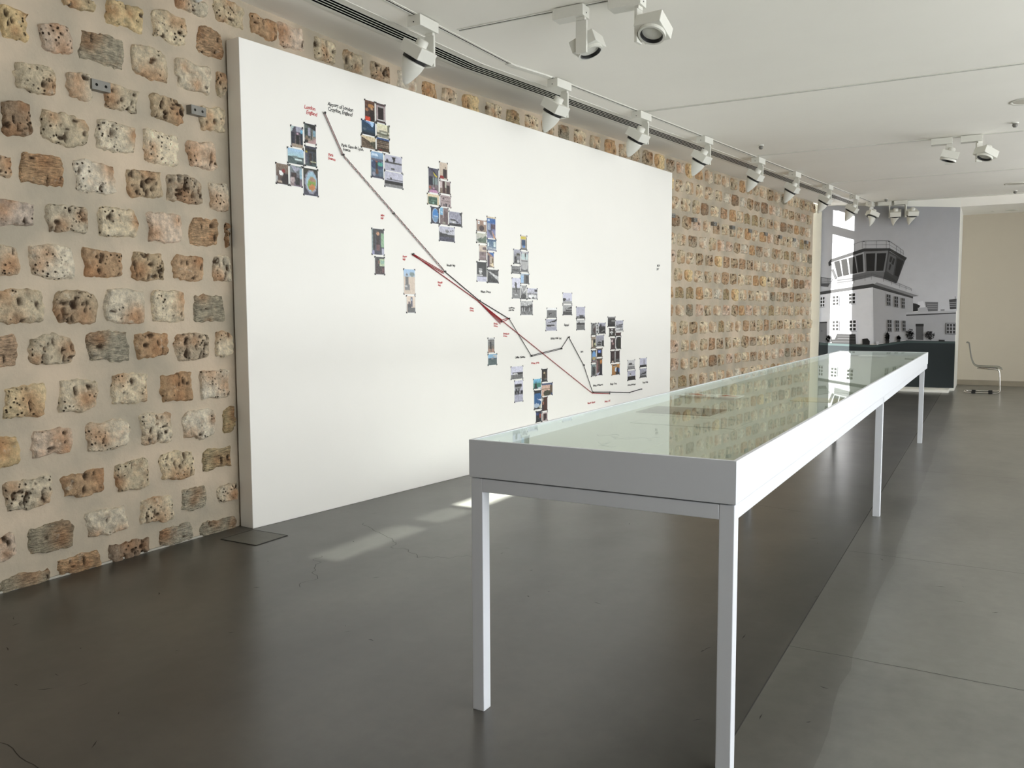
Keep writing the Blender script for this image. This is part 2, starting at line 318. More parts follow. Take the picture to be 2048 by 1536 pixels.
CATS={'c':((222,208,180),.25,0),'w':((232,220,196),.2,0),'y':((222,200,158),.25,0),'pk':((226,206,184),.3,0),'o':((200,168,132),.5,0),'so':((208,176,142),.4,1),
 's':((192,182,158),.2,1),'sy':((200,180,140),.2,1),'d':((156,136,114),.9,0),'cp':((220,206,178),1.0,0),'ph':((196,178,150),2.0,0)}
def stone_mesh(w,h,cat,seed,nx,ny,big):
    base,pit,tool=CATS[cat]; r=random.Random(seed); kk=r.uniform(.94,1.06); wm=r.uniform(-5,5); base=[min(255,base[0]*kk+wm*.6),min(255,base[1]*kk),min(255,base[2]*kk-wm)]
    pits=[]
    for k in range(int(pit*(9 if big else 5))+(1 if r.random()<.3 else 0)):
        pits.append((r.uniform(-.42,.42)*w,r.uniform(-.4,.4)*h,r.uniform(.004,.015)*(1.15 if big else 1.5),r.uniform(.6,2.2)))
    if cat=='ph' and r.random()<.7: pits.append((r.uniform(-.25,.25)*w,r.uniform(-.25,.25)*h,.024,r.uniform(.4,2.4)))
    pa=[(r.uniform(-.5,.5)*w,r.uniform(-.5,.5)*h,r.uniform(.03,.08)) for _ in range(2)]
    b=MB(); off=Vector((seed*3.7,seed*1.3,0)); kq=r.uniform(.08,.26); tilt=(r.uniform(-.03,.03),r.uniform(-.05,.05))
    vs=[];cs=[]
    for j in range(ny+1):
        for i in range(nx+1):
            s,t=2*i/nx-1,2*j/ny-1
            x=s*math.sqrt(1-kq*t*t)*w/2; y=t*math.sqrt(1-kq*s*s)*h/2
            e=max(abs(s),abs(t)); q=Vector((x*9,y*9,0))+off
            wob=.026*e*e; x+=wob*noise.noise(q)+.014*e*noise.noise(q*3.6); y+=wob*noise.noise(q+Vector((7,9,2)))+.014*e*noise.noise(q*3.6+Vector((3,1,2)))
            z=.012+.017*(1-e**5)+.016*noise.noise(q*1.2)*(1-e**4)+.008*noise.noise(q*3.5)+x*tilt[0]+y*tilt[1]+.004
            if tool: z=.010+.010*(1-e**6)+.004*noise.noise(q*2)+.0035*math.sin((y+x*.3)*330+2*noise.noise(q))
            c=[v*(1+.10*noise.noise(q*2.2+Vector((0,0,5)))) for v in base]
            for px,py,pr in pa:
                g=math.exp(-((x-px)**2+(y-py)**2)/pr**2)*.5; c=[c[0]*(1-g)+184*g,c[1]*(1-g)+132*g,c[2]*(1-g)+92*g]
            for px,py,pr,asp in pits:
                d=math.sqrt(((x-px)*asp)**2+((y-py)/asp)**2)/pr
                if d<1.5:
                    g=max(0,1-(d/1.25)**3); z-=g*min(.045,pr*1.6); g*=.92; c=[c[0]*(1-g)+52*g,c[1]*(1-g)+38*g,c[2]*(1-g)+26*g]  # brown pits, darkened further for the shade of deeper holes
            z=max(z,.0095+.002*noise.noise(q*3)) if e<.999 else z
            if e>.999: z=-.02
            elif e>1-1.9/min(nx,ny): z=min(z,.006+.004*noise.noise(q*4))
            vs.append((z,x,y)); cs.append(rgb(*[max(0,min(255,v)) for v in c]))
    b.add(vs,[(j*(nx+1)+i,j*(nx+1)+i+1,(j+1)*(nx+1)+i+1,(j+1)*(nx+1)+i) for j in range(ny) for i in range(nx)],cs)
    return b
STONES="""y 2.724 2.863 2.991 3.153
pk 2.937 3.124 2.981 3.15
y 3.078 3.277 3.264 3.34
y 3.351 3.613 3.245 3.393
c 3.662 3.932 3.251 3.435
c 3.846 4.115 3.494 3.587
c 4.174 4.429 3.499 3.658
o 4.474 4.972 3.568 3.642
s 3.173 3.465 2.989 3.167
c 3.511 3.774 2.976 3.18
so 4.012 4.349 3.238 3.435
w 3.83 4.117 2.981 3.16
c 2.787 3.01 2.737 2.894
c 3.086 3.233 2.75 2.917
cp 3.315 3.547 2.744 2.891
ph 3.63 3.894 2.746 2.905
c 4.171 4.338 3 3.164
c 4.012 4.329 2.748 2.909
d 2.699 2.859 2.482 2.667
cp 2.912 3.196 2.473 2.659
c 3.248 3.513 2.494 2.666
w 3.576 3.836 2.471 2.666
pk 3.907 4.146 2.491 2.667
so 2.79 3.039 2.229 2.41
w 3.101 3.362 2.231 2.408
ph 3.441 3.701 2.247 2.413
ph 3.734 4.02 2.245 2.42
w 4.078 4.308 2.223 2.41
c 2.551 2.742 2.248 2.362
pk 2.631 2.847 1.993 2.13
cp 2.925 3.175 1.979 2.153
c 3.233 3.513 1.982 2.165
pk 3.577 3.845 1.973 2.162
so 3.901 4.147 1.968 2.169
d 4.209 4.357 1.972 2.144
c 2.557 2.754 1.714 1.893
w 2.812 3.081 1.718 1.905
o 3.126 3.392 1.737 1.908
ph 3.454 3.687 1.726 1.905
o 3.762 4.009 1.732 1.904
cp 4.092 4.348 1.734 1.919
c 2.605 2.885 1.461 1.656
ph 2.946 3.213 1.461 1.657
w 3.256 3.545 1.458 1.672
c 3.583 3.849 1.459 1.672
s 3.917 4.178 1.459 1.644
so 2.499 2.725 1.228 1.399
cp 2.78 3.056 1.226 1.395
s 3.135 3.413 1.234 1.415
o 3.446 3.705 1.244 1.398
ph 3.755 4.042 1.208 1.4
w 4.093 4.327 1.214 1.4
y 2.633 2.865 0.937 1.125
w 2.944 3.192 0.943 1.132
c 3.276 3.541 0.96 1.15
o 3.633 3.879 0.948 1.133
w 3.944 4.197 0.933 1.138
y 2.47 2.703 0.682 0.852
pk 2.775 3.018 0.713 0.863
w 3.101 3.392 0.691 0.876
cp 3.473 3.706 0.684 0.88
w 3.784 4.065 0.676 0.875
sy 4.141 4.343 0.676 0.872
cp 2.604 2.877 0.436 0.603
o 2.934 3.209 0.44 0.591
c 3.277 3.525 0.419 0.603
cp 3.606 3.867 0.435 0.613
sy 3.95 4.2 0.448 0.595
s 3.768 3.971 0.201 0.351
w 4.068 4.286 0.199 0.324
s 2.726 2.998 0.154 0.332
w 3.076 3.349 0.176 0.344
c 3.44 3.693 0.175 0.341
pk 2.443 2.665 0.181 0.322
so 2.888 3.165 0.001 0.098
d 3.217 3.499 -0.004 0.109
s 3.566 3.852 0.004 0.125
s 3.898 4.276 -0.007 0.092
s 2.555 2.852 -0.003 0.07"""
sd_=1
def put(me,u,z,sx=1,sz=1,parent=None):
    o=bpy.data.objects.new('stone',me); COL.objects.link(o); o.parent=wl; o.location=(wv(u),u,z)
    o.rotation_euler=(R.uniform(-.02,.02),0,-math.atan2(wv(u+.1)-wv(u-.1),.2)); o.scale=(1,sx,sz); return o
for l in STONES.split('\n'):
    c,u0,u1,z0,z1=l.split(); u0,u1,z0,z1=map(float,(u0,u1,z0,z1)); sd_+=1; u0-=.006;u1+=.006;z0-=.004;z1+=.004
    if z1>3.69: z1=3.69
    if c=='o' and z0>3.5: u0,u1,z0=4.49,4.75,3.5
    if z0>3.4: z0=min(z0,z1-.1)
    if u1>4.2 and z0<3.3: u1=min(u1,4.24)   # the display panel covers the rest
    bm_=stone_mesh(u1-u0,max(.09,z1-z0),c,sd_,26,18,True)
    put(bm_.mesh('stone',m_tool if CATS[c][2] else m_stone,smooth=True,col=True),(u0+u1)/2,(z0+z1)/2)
VAR=[]
cats=['c','w','c','cp','y','pk','o','ph','ph','s','so','cp','d','c','w','ph','cp','o','sy','c','pk','cp','w','ph','c','cp']
for k,c in enumerate(cats):
    VAR.append((stone_mesh(.25,.182,c,100+k,20,15,False),m_tool if CATS[c][2] else m_stone))
VM=[b_.mesh('stone',m,smooth=True,col=True) for b_,m in VAR]
rows=[.04,.26,.52,.78,1.04,1.305,1.56,1.815,2.07,2.325,2.575,2.83,3.08,3.33,3.58]
far=MB(); far_t=MB(); nst=0
for ri,z in enumerate(rows):
    u=-4.9+.16*(ri%2)+R.uniform(-.04,.04)
    while u<UE-.30:
        w=R.uniform(.86,1.14)*.245; hz=R.uniform(.9,1.1)
        zz=z
        if z<.1: zz,hz=.05,.5
        cu=u+w/2
        near=2.42<cu<4.4 or (cu<4.8 and z>3.5 and cu>2.4)
        hid=4.3<cu<10.95 and z<3.3
        if not near and not hid:
            k=R.randrange(len(VM))
            single=(cu>4.3 and z>3.3 and cu<12) or (11<cu<15.6 and z>.7)
            if single:
                put(VM[k],cu,zz,w/.245,hz); nst+=1
            else:
                bb,m=VAR[k]; tgt=far_t if m is m_tool else far
                Mx=Matrix.Translation((wv(cu),cu,zz))@Matrix.Rotation(-math.atan2(wv(cu+.1)-wv(cu-.1),.2),4,'Z')@Matrix.Diagonal((1,w/.245,hz,1))
                tgt.add([Mx@Vector(v) for v in bb.v],bb.f,list(bb.c))
        u+=w+R.uniform(.065,.105)
far.build('stone',m_stone,wl,smooth=True,col=True,kind='stuff',label='remaining rough blocks of the stone wall')
far_t.build('stone',m_tool,wl,smooth=True,col=True,kind='stuff',label='remaining tooled blocks of the stone wall')
# steel brackets with two bolt holes
ORD=['','second','third','fourth','fifth','sixth','seventh','eighth','ninth']
def bracket(u,z,label):
    t=thing('wall_bracket',label,'bracket',(wv(u)+.0,u,z),-math.atan2(wv(u+.1)-wv(u-.1),.2),'steel brackets on the stone wall')
    b=MB(); w,h,d=.12,.058,.05; n=20
    for c in(-.03,.03):   # front face: two square tiles, each with a round hole
        sq=[];ci=[]
        for i in range(n):
            a=2*math.pi*(i+.5)/n; cx,cy=math.cos(a),math.sin(a); k=1/max(abs(cx),abs(cy)); sq.append((d,c+cx*k*.03,cy*k*.029)); ci.append((d,c+cx*.009,cy*.009))
        b.add(sq+ci,[(i,(i+1)%n,n+(i+1)%n,n+i) for i in range(n)])
        b.add(ci+[(d-.03,p[1],p[2]) for p in ci],[(i,(i+1)%n,n+(i+1)%n,n+i) for i in range(n)])
    b.add([(-.02,-.06,-.029),(-.02,.06,-.029),(-.02,.06,.029),(-.02,-.06,.029),(d,-.06,-.029),(d,.06,-.029),(d,.06,.029),(d,-.06,.029)],[(0,1,5,4),(1,2,6,5),(2,3,7,6),(3,0,4,7)])
    b.build('plate',m_bracket,t)
    for c in(-.03,.03):
        b=MB(); b.cyl(.0092,.0092,0,.001,Matrix.Translation((d-.028,c,0))@Matrix.Rotation(math.pi/2,4,'Y'),n=16); b.build('bolt_hole',m_hole,t)
bracket(3.27,2.853,'grey steel bracket with two holes, left one of the two left of the panel')
bracket(3.975,2.852,'grey steel bracket with two holes, right one of the two left of the panel')
for i,u in enumerate([11.62,12.33,13.02,13.72,14.42,15.13,15.84,16.56,17.27]):
    bracket(u,2.885,('small steel bracket on the stone wall right of the panel, nearest the panel' if i==0 else 'small steel bracket on the stone wall, %s one right of the panel'%ORD[i] if i<8 else 'small steel bracket on the stone wall, farthest one near the mural'))
# ------------------------------------------------------------------ mural (flat print on the far wall)
MUR="""168 168 200 200:-3.075,3.724 -0.556,3.521 -0.548,1.551 -3.072,1.512
215:-1.235,1.731 -1.143,1.742 -1.068,1.541 -1.229,1.529
105:-1.108,1.727 -0.879,1.719 -0.878,1.548 -1.074,1.539
150:-1.072,1.681 -0.889,1.674 -0.889,1.664 -1.072,1.671
150:-1.071,1.643 -0.888,1.636 -0.888,1.626 -1.071,1.632
150:-1.07,1.605 -0.887,1.598 -0.887,1.588 -1.069,1.594
30:-1.32,1.704 -1.269,1.695 -1.233,1.677 -1.186,1.651 -1.208,1.618 -1.199,1.555 -1.315,1.54
175:-1.231,1.611 -1.07,1.625 -1.045,1.538 -1.229,1.529
70:-0.689,1.767 -0.563,1.781 -0.56,1.586 -0.668,1.581
150:-0.681,1.712 -0.563,1.721 -0.562,1.706 -0.68,1.697
150:-0.675,1.677 -0.562,1.683 -0.561,1.668 -0.675,1.662
150:-0.672,1.639 -0.56,1.646 -0.56,1.631 -0.671,1.624
60:-0.591,1.826 -0.582,1.826 -0.58,1.776 -0.589,1.776
130:-0.83,1.577 -0.762,1.582 -0.761,1.552 -0.829,1.552
168:-1.437,1.466 -0.562,1.511 -0.561,0.958 -1.421,0.964
182:-1.445,1.525 -0.559,1.556 -0.563,1.516 -1.444,1.479
55:-1.444,1.479 -0.563,1.516 -0.562,1.496 -1.443,1.453
80:-1.256,1.294 -1.122,1.294 -1.112,0.977 -1.246,0.986
30:-1.261,1.299 -1.117,1.299 -1.116,1.248 -1.259,1.248
105:-0.735,1.317 -0.558,1.318 -0.555,1.092 -0.728,1.098
228:-3.082,1.929 -2.051,2.081 -2.01,0.889 -3.057,0.902
172:-2.058,2.081 -1.324,1.836 -1.315,1.53 -1.438,1.52 -1.41,0.974 -2.01,0.884
60:-3.083,1.953 -2.063,2.102 -2.061,2.029 -3.081,1.894
60:-2.063,2.102 -1.324,1.842 -1.323,1.796 -2.061,2.024
190:-3.084,1.996 -1.993,2.179 -1.224,1.881 -1.222,1.845 -1.32,1.836 -1.992,2.127 -3.083,1.953
130:-1.992,2.127 -1.222,1.845 -1.319,1.831 -2.039,2.086
85:-3.065,2.263 -2.829,2.215 -2.919,2.054 -3.06,2.07
150:-3.051,2.247 -2.847,2.204 -2.878,2.125 -3.049,2.129
105:-2.746,2.228 -2.208,2.332 -1.853,2.335 -1.614,2.129 -1.632,2.098 -1.873,2.196 -2.08,2.251 -2.408,2.173 -2.743,2.083
55:-1.853,2.335 -1.614,2.129 -1.637,2.098 -1.873,2.202
45:-2.912,2.477 -2.924,2.552 -2.875,2.616 -2.253,2.81 -1.771,2.795 -1.455,2.594 -1.49,2.534 -1.765,2.739 -2.252,2.743
160:-2.873,2.55 -2.252,2.743 -2.216,2.33 -2.739,2.223
120:-2.252,2.748 -1.799,2.75 -1.848,2.33 -2.208,2.33
62:-1.799,2.75 -1.49,2.534 -1.614,2.129 -1.848,2.33
25:-2.813,2.564 -2.708,2.587 -2.644,2.266 -2.734,2.244
25:-2.68,2.596 -2.569,2.619 -2.515,2.291 -2.629,2.268
25:-2.539,2.628 -2.421,2.655 -2.363,2.324 -2.496,2.301
25:-2.397,2.665 -2.27,2.702 -2.246,2.347 -2.343,2.328
22:-2.207,2.705 -2.037,2.706 -2.041,2.354 -2.187,2.353
22:-2.003,2.702 -1.831,2.703 -1.878,2.354 -2.008,2.353
92:-1.783,2.698 -1.648,2.622 -1.694,2.254 -1.82,2.347
28:-1.628,2.595 -1.518,2.53 -1.598,2.221 -1.67,2.263
40:-1.755,2.641 -1.714,2.614 -1.739,2.512 -1.776,2.534
40:-1.704,2.601 -1.67,2.581 -1.695,2.459 -1.732,2.486
40:-1.762,2.487 -1.733,2.466 -1.754,2.358 -1.783,2.38
70:-2.864,2.404 -2.819,2.421 -2.754,2.229 -2.788,2.203
60:-2.402,2.665 -2.387,2.664 -2.333,2.333 -2.351,2.329
118:-3.063,1.324 -2.922,1.332 -2.911,0.92 -3.053,0.913
40:-3.063,1.334 -2.917,1.34 -2.916,1.313 -3.062,1.307
60:-3.023,1.162 -3.01,1.162 -3.009,1.135 -3.022,1.135
L 60 2.2:-2.861,2.762 -2.526,2.879 -2.27,2.959 -1.788,2.942 -1.522,2.734 -1.519,2.645
L 60 1.6:-2.268,2.881 -1.785,2.865 -1.52,2.678
L 60 2:-2.287,2.955 -2.283,2.804
L 60 2:-2.216,2.957 -2.212,2.809
L 60 2:-2.02,2.95 -2.016,2.806
L 60 2:-1.84,2.944 -1.836,2.798
L 60 2:-1.776,2.934 -1.771,2.785
L 60 2:-1.655,2.842 -1.651,2.714
L 60 2:-1.577,2.782 -1.574,2.66
L 60 2:-2.428,2.914 -2.424,2.757
L 50 5:-2.272,2.951 -2.238,2.95
L 50 5:-1.809,2.93 -1.775,2.929
L 90 1.5:-2.862,2.801 -2.87,2.616
L 80 2:-3.062,2.151 -2.409,2.22 -2.093,2.301 -1.874,2.228 -1.359,1.99 -1.358,1.939
L 80 1.5:-3.061,2.102 -2.408,2.178 -2.091,2.238
L 80 1.5:-1.873,2.181 -1.358,1.96
L 80 2:-2.409,2.22 -2.407,2.128
L 80 2:-2.214,2.267 -2.211,2.158
L 80 2:-2.093,2.301 -2.09,2.181
L 80 2:-1.874,2.228 -1.871,2.134
L 80 2:-1.717,2.157 -1.714,2.069
L 80 2:-1.573,2.089 -1.57,2.004
L 80 2:-1.454,2.033 -1.452,1.956
L 80 2:-2.924,2.233 -2.911,2.051
L 140 1.5:-2.056,2.024 -2.01,0.889
W 235 25 2 3:-3.06,1.848 -2.973,1.857 -2.973,1.646 -3.06,1.638
W 235 25 2 3:-2.826,1.869 -2.702,1.88 -2.697,1.675 -2.82,1.666
W 235 25 2 3:-2.523,1.914 -2.382,1.925 -2.376,1.704 -2.514,1.695
W 235 25 2 3:-2.818,1.361 -2.691,1.366 -2.686,1.156 -2.813,1.152
W 235 25 2 3:-2.496,1.372 -2.354,1.377 -2.348,1.152 -2.49,1.151
W 120 40 2 3:-1.805,1.895 -1.728,1.873 -1.721,1.659 -1.791,1.672
W 120 40 2 3:-1.66,1.849 -1.589,1.835 -1.583,1.629 -1.649,1.64
W 120 40 2 3:-1.529,1.814 -1.468,1.8 -1.462,1.608 -1.519,1.618
W 120 40 2 3:-1.773,1.382 -1.694,1.376 -1.685,1.145 -1.759,1.145
W 120 40 2 3:-1.627,1.371 -1.558,1.366 -1.55,1.154 -1.614,1.154
W 120 40 2 3:-1.499,1.366 -1.44,1.361 -1.432,1.16 -1.486,1.159
W 150 45 3 3:-0.721,1.305 -0.56,1.305 -0.555,1.104 -0.715,1.108
28 38 42:-3.063,0.913 -2.311,0.88 -2.004,0.873 -1.41,0.969 -0.557,0.961 -0.553,0.058 -3.062,0.022
62 78 78:-3.063,0.902 -2.311,0.874 -2.004,0.863 -1.409,0.959 -0.557,0.953 -0.556,0.923 -1.408,0.923 -2.003,0.826 -2.31,0.832 -3.062,0.859
38:-2.717,1.091 -2.359,1.086 -2.344,0.885 -2.814,0.895 -2.828,0.97 -2.758,0.981
85:-2.704,1.051 -2.363,1.046 -2.363,1.036 -2.703,1.041
85:-2.702,0.998 -2.362,0.996 -2.361,0.985 -2.702,0.987
85:-2.802,0.935 -2.35,0.932 -2.35,0.922 -2.802,0.924
12:-2.228,0.992 -2.13,1.003 -2.084,0.946 -2.087,0.877 -2.22,0.881
200:-1.968,0.942 -1.914,0.943 -1.927,0.874 -1.956,0.874
P 40:-1.768,1.038 -1.723,1.137
25:-1.794,0.965 -1.722,0.966 -1.726,0.908 -1.788,0.907
P 55:-1.557,1.019 -1.525,1.056
30:-1.585,0.993 -1.523,0.994 -1.527,0.942 -1.579,0.941
P 42:-1.348,1.093 -1.267,1.212
P 42:-1,1.07 -0.907,1.168
25:-0.842,0.991 -0.738,0.987 -0.737,0.956 -0.841,0.96
P 30:-2.885,0.988 -2.841,1.064"""
b=MB(); lay=0
def flat(pts,cols,th=.0004):
    global lay
    lay+=1; y=18.4985-.00025*lay
    if not isinstance(cols,list): cols=[cols]*len(pts)
    b.add([(x,y,z) for x,z in pts],[tuple(range(len(pts)))],cols)
def gray(v): return rgb(v*.99,v*.995,v*1.02)
rm=random.Random(3)
for l in MUR.split('\n'):
    h,p=l.split(':'); pts=[tuple(map(float,q.split(','))) for q in p.split()]; hs=h.split()
    if hs[0]=='L':
        c=gray(float(hs[1])); w=float(hs[2])*.0026/2
        for p0,p1 in zip(pts,pts[1:]):
            d=(Vector(p1)-Vector(p0)); n=Vector((-d.y,d.x)).normalized()*w
            flat([(p0[0]-n.x,p0[1]-n.y),(p1[0]-n.x,p1[1]-n.y),(p1[0]+n.x,p1[1]+n.y),(p0[0]+n.x,p0[1]+n.y)],c)
            lay-=1
        lay+=1
    elif hs[0]=='W':
        fr,pa,nx,ny=gray(float(hs[1])),gray(float(hs[2])),int(hs[3]),int(hs[4]); A_,B_,C_,D_=[Vector(q) for q in pts]
        at=lambda s,t:(A_*(1-s)+B_*s)*(1-t)+(D_*(1-s)+C_*s)*t
        flat([tuple(q) for q in(A_,B_,C_,D_)],gray(min(255,float(hs[1])+8)))
        for i in range(nx):
            for j in range(ny):
                s0,s1,t0,t1=(i+.16)/nx,(i+.86)/nx,(j+.13)/ny,(j+.87)/ny
                flat([tuple(at(s0,t0)),tuple(at(s1,t0)),tuple(at(s1,t1)),tuple(at(s0,t1))],pa); lay-=1
        lay+=1
        lo=[tuple(at(-.06,1.0)),tuple(at(1.06,1.0)),tuple(at(1.06,1.04)),tuple(at(-.06,1.04))]; flat(lo,gray(float(hs[1])*.55))
    elif hs[0]=='P':
        c=Vector(pts[0]); rx,ry=pts[1][0]-pts[0][0],pts[1][1]-pts[0][1]
        for k in range(70):
            a=rm.uniform(0,2*math.pi); rr=math.sqrt(rm.random())*.85; q=c+Vector((math.cos(a)*rx*rr,math.sin(a)*abs(ry)*rr)); a2=rm.uniform(0,math.pi); l_=.03*rm.uniform(.5,1.3); w_=.008
            d=Vector((math.cos(a2),math.sin(a2))); n=Vector((-d.y,d.x)); flat([tuple(q-d*l_),tuple(q-n*w_),tuple(q+d*l_),tuple(q+n*w_)],gray(float(hs[1])*rm.uniform(.6,1.5))); lay-=1
        lay+=1
    else:
        if len(hs)==4: flat(pts,[gray(float(v)) for v in hs])
        elif len(hs)==3: flat(pts,rgb(*map(float,hs)))
        else: flat(pts,gray(float(hs[0])))
mur=b.build('wall_mural',m_mural,col=True)
mur['label']='large grey wall print of an airport control tower on the far wall'; mur['category']='mural'
# ------------------------------------------------------------------ display panel
PB=(-4.488,4.238); PY=.10725; PL=6.866; PH=3.3825; PT=.151
pan=thing('display_partition','long white freestanding display panel in front of the stone wall','panel',(PB[0],PB[1],0),-PY)
b=MB(); b.bbox(-PT+.012,0,0,PL,0,PH,.004); b.build('panel_body',m_panel,pan)
FX=.0
def txt(s,col,t,z,h,par):
    cu=bpy.data.curves.new('caption','FONT'); cu.body=s; cu.size=h*(.52 if chr(10) in s else .62)*1.25; cu.space_line=.9; cu.shear=.18; cu.space_character=.92; cu.offset=.0007; cu.resolution_u=2
    o=bpy.data.objects.new('tmp',cu); COL.objects.link(o); bpy.context.view_layer.update()
    me=bpy.data.meshes.new_from_object(o.evaluated_get(bpy.context.evaluated_depsgraph_get())); bpy.data.objects.remove(o)
    rr=random.Random(hash(s)%999 if 0 else len(s)*7)
    for v in me.vertices:   # text plane -> panel face, with a little hand wobble
        x,y=v.co.x*.93,v.co.y+.0025*math.sin(v.co.x*60+len(s)); v.co=(FX+.0012,t+x,z-h*(.45 if chr(10) in s else .75)+y)
    me.materials.clear(); me.materials.append(m_inkr if col=='r' else m_inkk)
    q=bpy.data.objects.new('handwritten_caption',me); COL.objects.link(q); q.parent=par
    q['label']=('red' if col=='r' else 'black')+' handwritten caption reading '+' '.join(s.split()); return q
CAPS=[('London\n  England', 'r', 0.555, 3.032, 0.061) ,('Airport of London\nCroydon, England', 'k', 0.784, 3.098, 0.063) ,('Paris, Gare de Lyon,\n  France', 'k', 0.913, 2.812, 0.053) ,('Paris\nFrance', 'r', 0.778, 2.716, 0.048) ,('Milan\nItaly', 'r', 1.331, 2.312, 0.036) ,('Rome\nItaly', 'r', 1.585, 1.995, 0.038) ,('Brindisi  Italy', 'k', 2.16, 1.968, 0.036) ,('Brindisi\n Italy', 'r', 2.033, 1.791, 0.04) ,('Athens, Greece', 'k', 2.656, 1.743, 0.038) ,('Athens\nGreece', 'r', 2.487, 1.563, 0.037) ,('Castelrosso\nof the East', 'k', 3.109, 1.571, 0.039) ,('Rhodes\nGreece', 'r', 2.859, 1.415, 0.039) ,('Kastellorizo\nGreece', 'r', 3.014, 1.315, 0.039) ,('Galilee  Palestine', 'k', 3.217, 1.095, 0.04) ,('Amman  Jordan', 'r', 3.503, 1.022, 0.036) ,('Rutbah Wells  Iraq', 'k', 3.874, 1.271, 0.043) ,('Baghdad', 'k', 4.146, 1.412, 0.044) ,('Basra', 'k', 4.497, 1.105, 0.039) ,('Bahrain Al-Muharraq', 'k', 4.781, 0.701, 0.041) ,('Sharjah  Oman', 'k', 5.186, 0.691, 0.042) ,('Gwadar Baluchistan', 'k', 5.633, 0.648, 0.041) ,('Karachi  India', 'k', 6.042, 0.653, 0.042) ,('Manama  Bahrain', 'r', 4.656, 0.507, 0.038) ,('Sharjah  UAE', 'r', 5.054, 0.491, 0.039) ,('MOA', 'k', 6.429, 2.163, 0.052) ,('2017', 'k', 6.415, 2.117, 0.052) ,]
for s,c,t,z,h in CAPS: txt(s,c,t,z+(.012 if chr(10) in s else 0),h,pan)
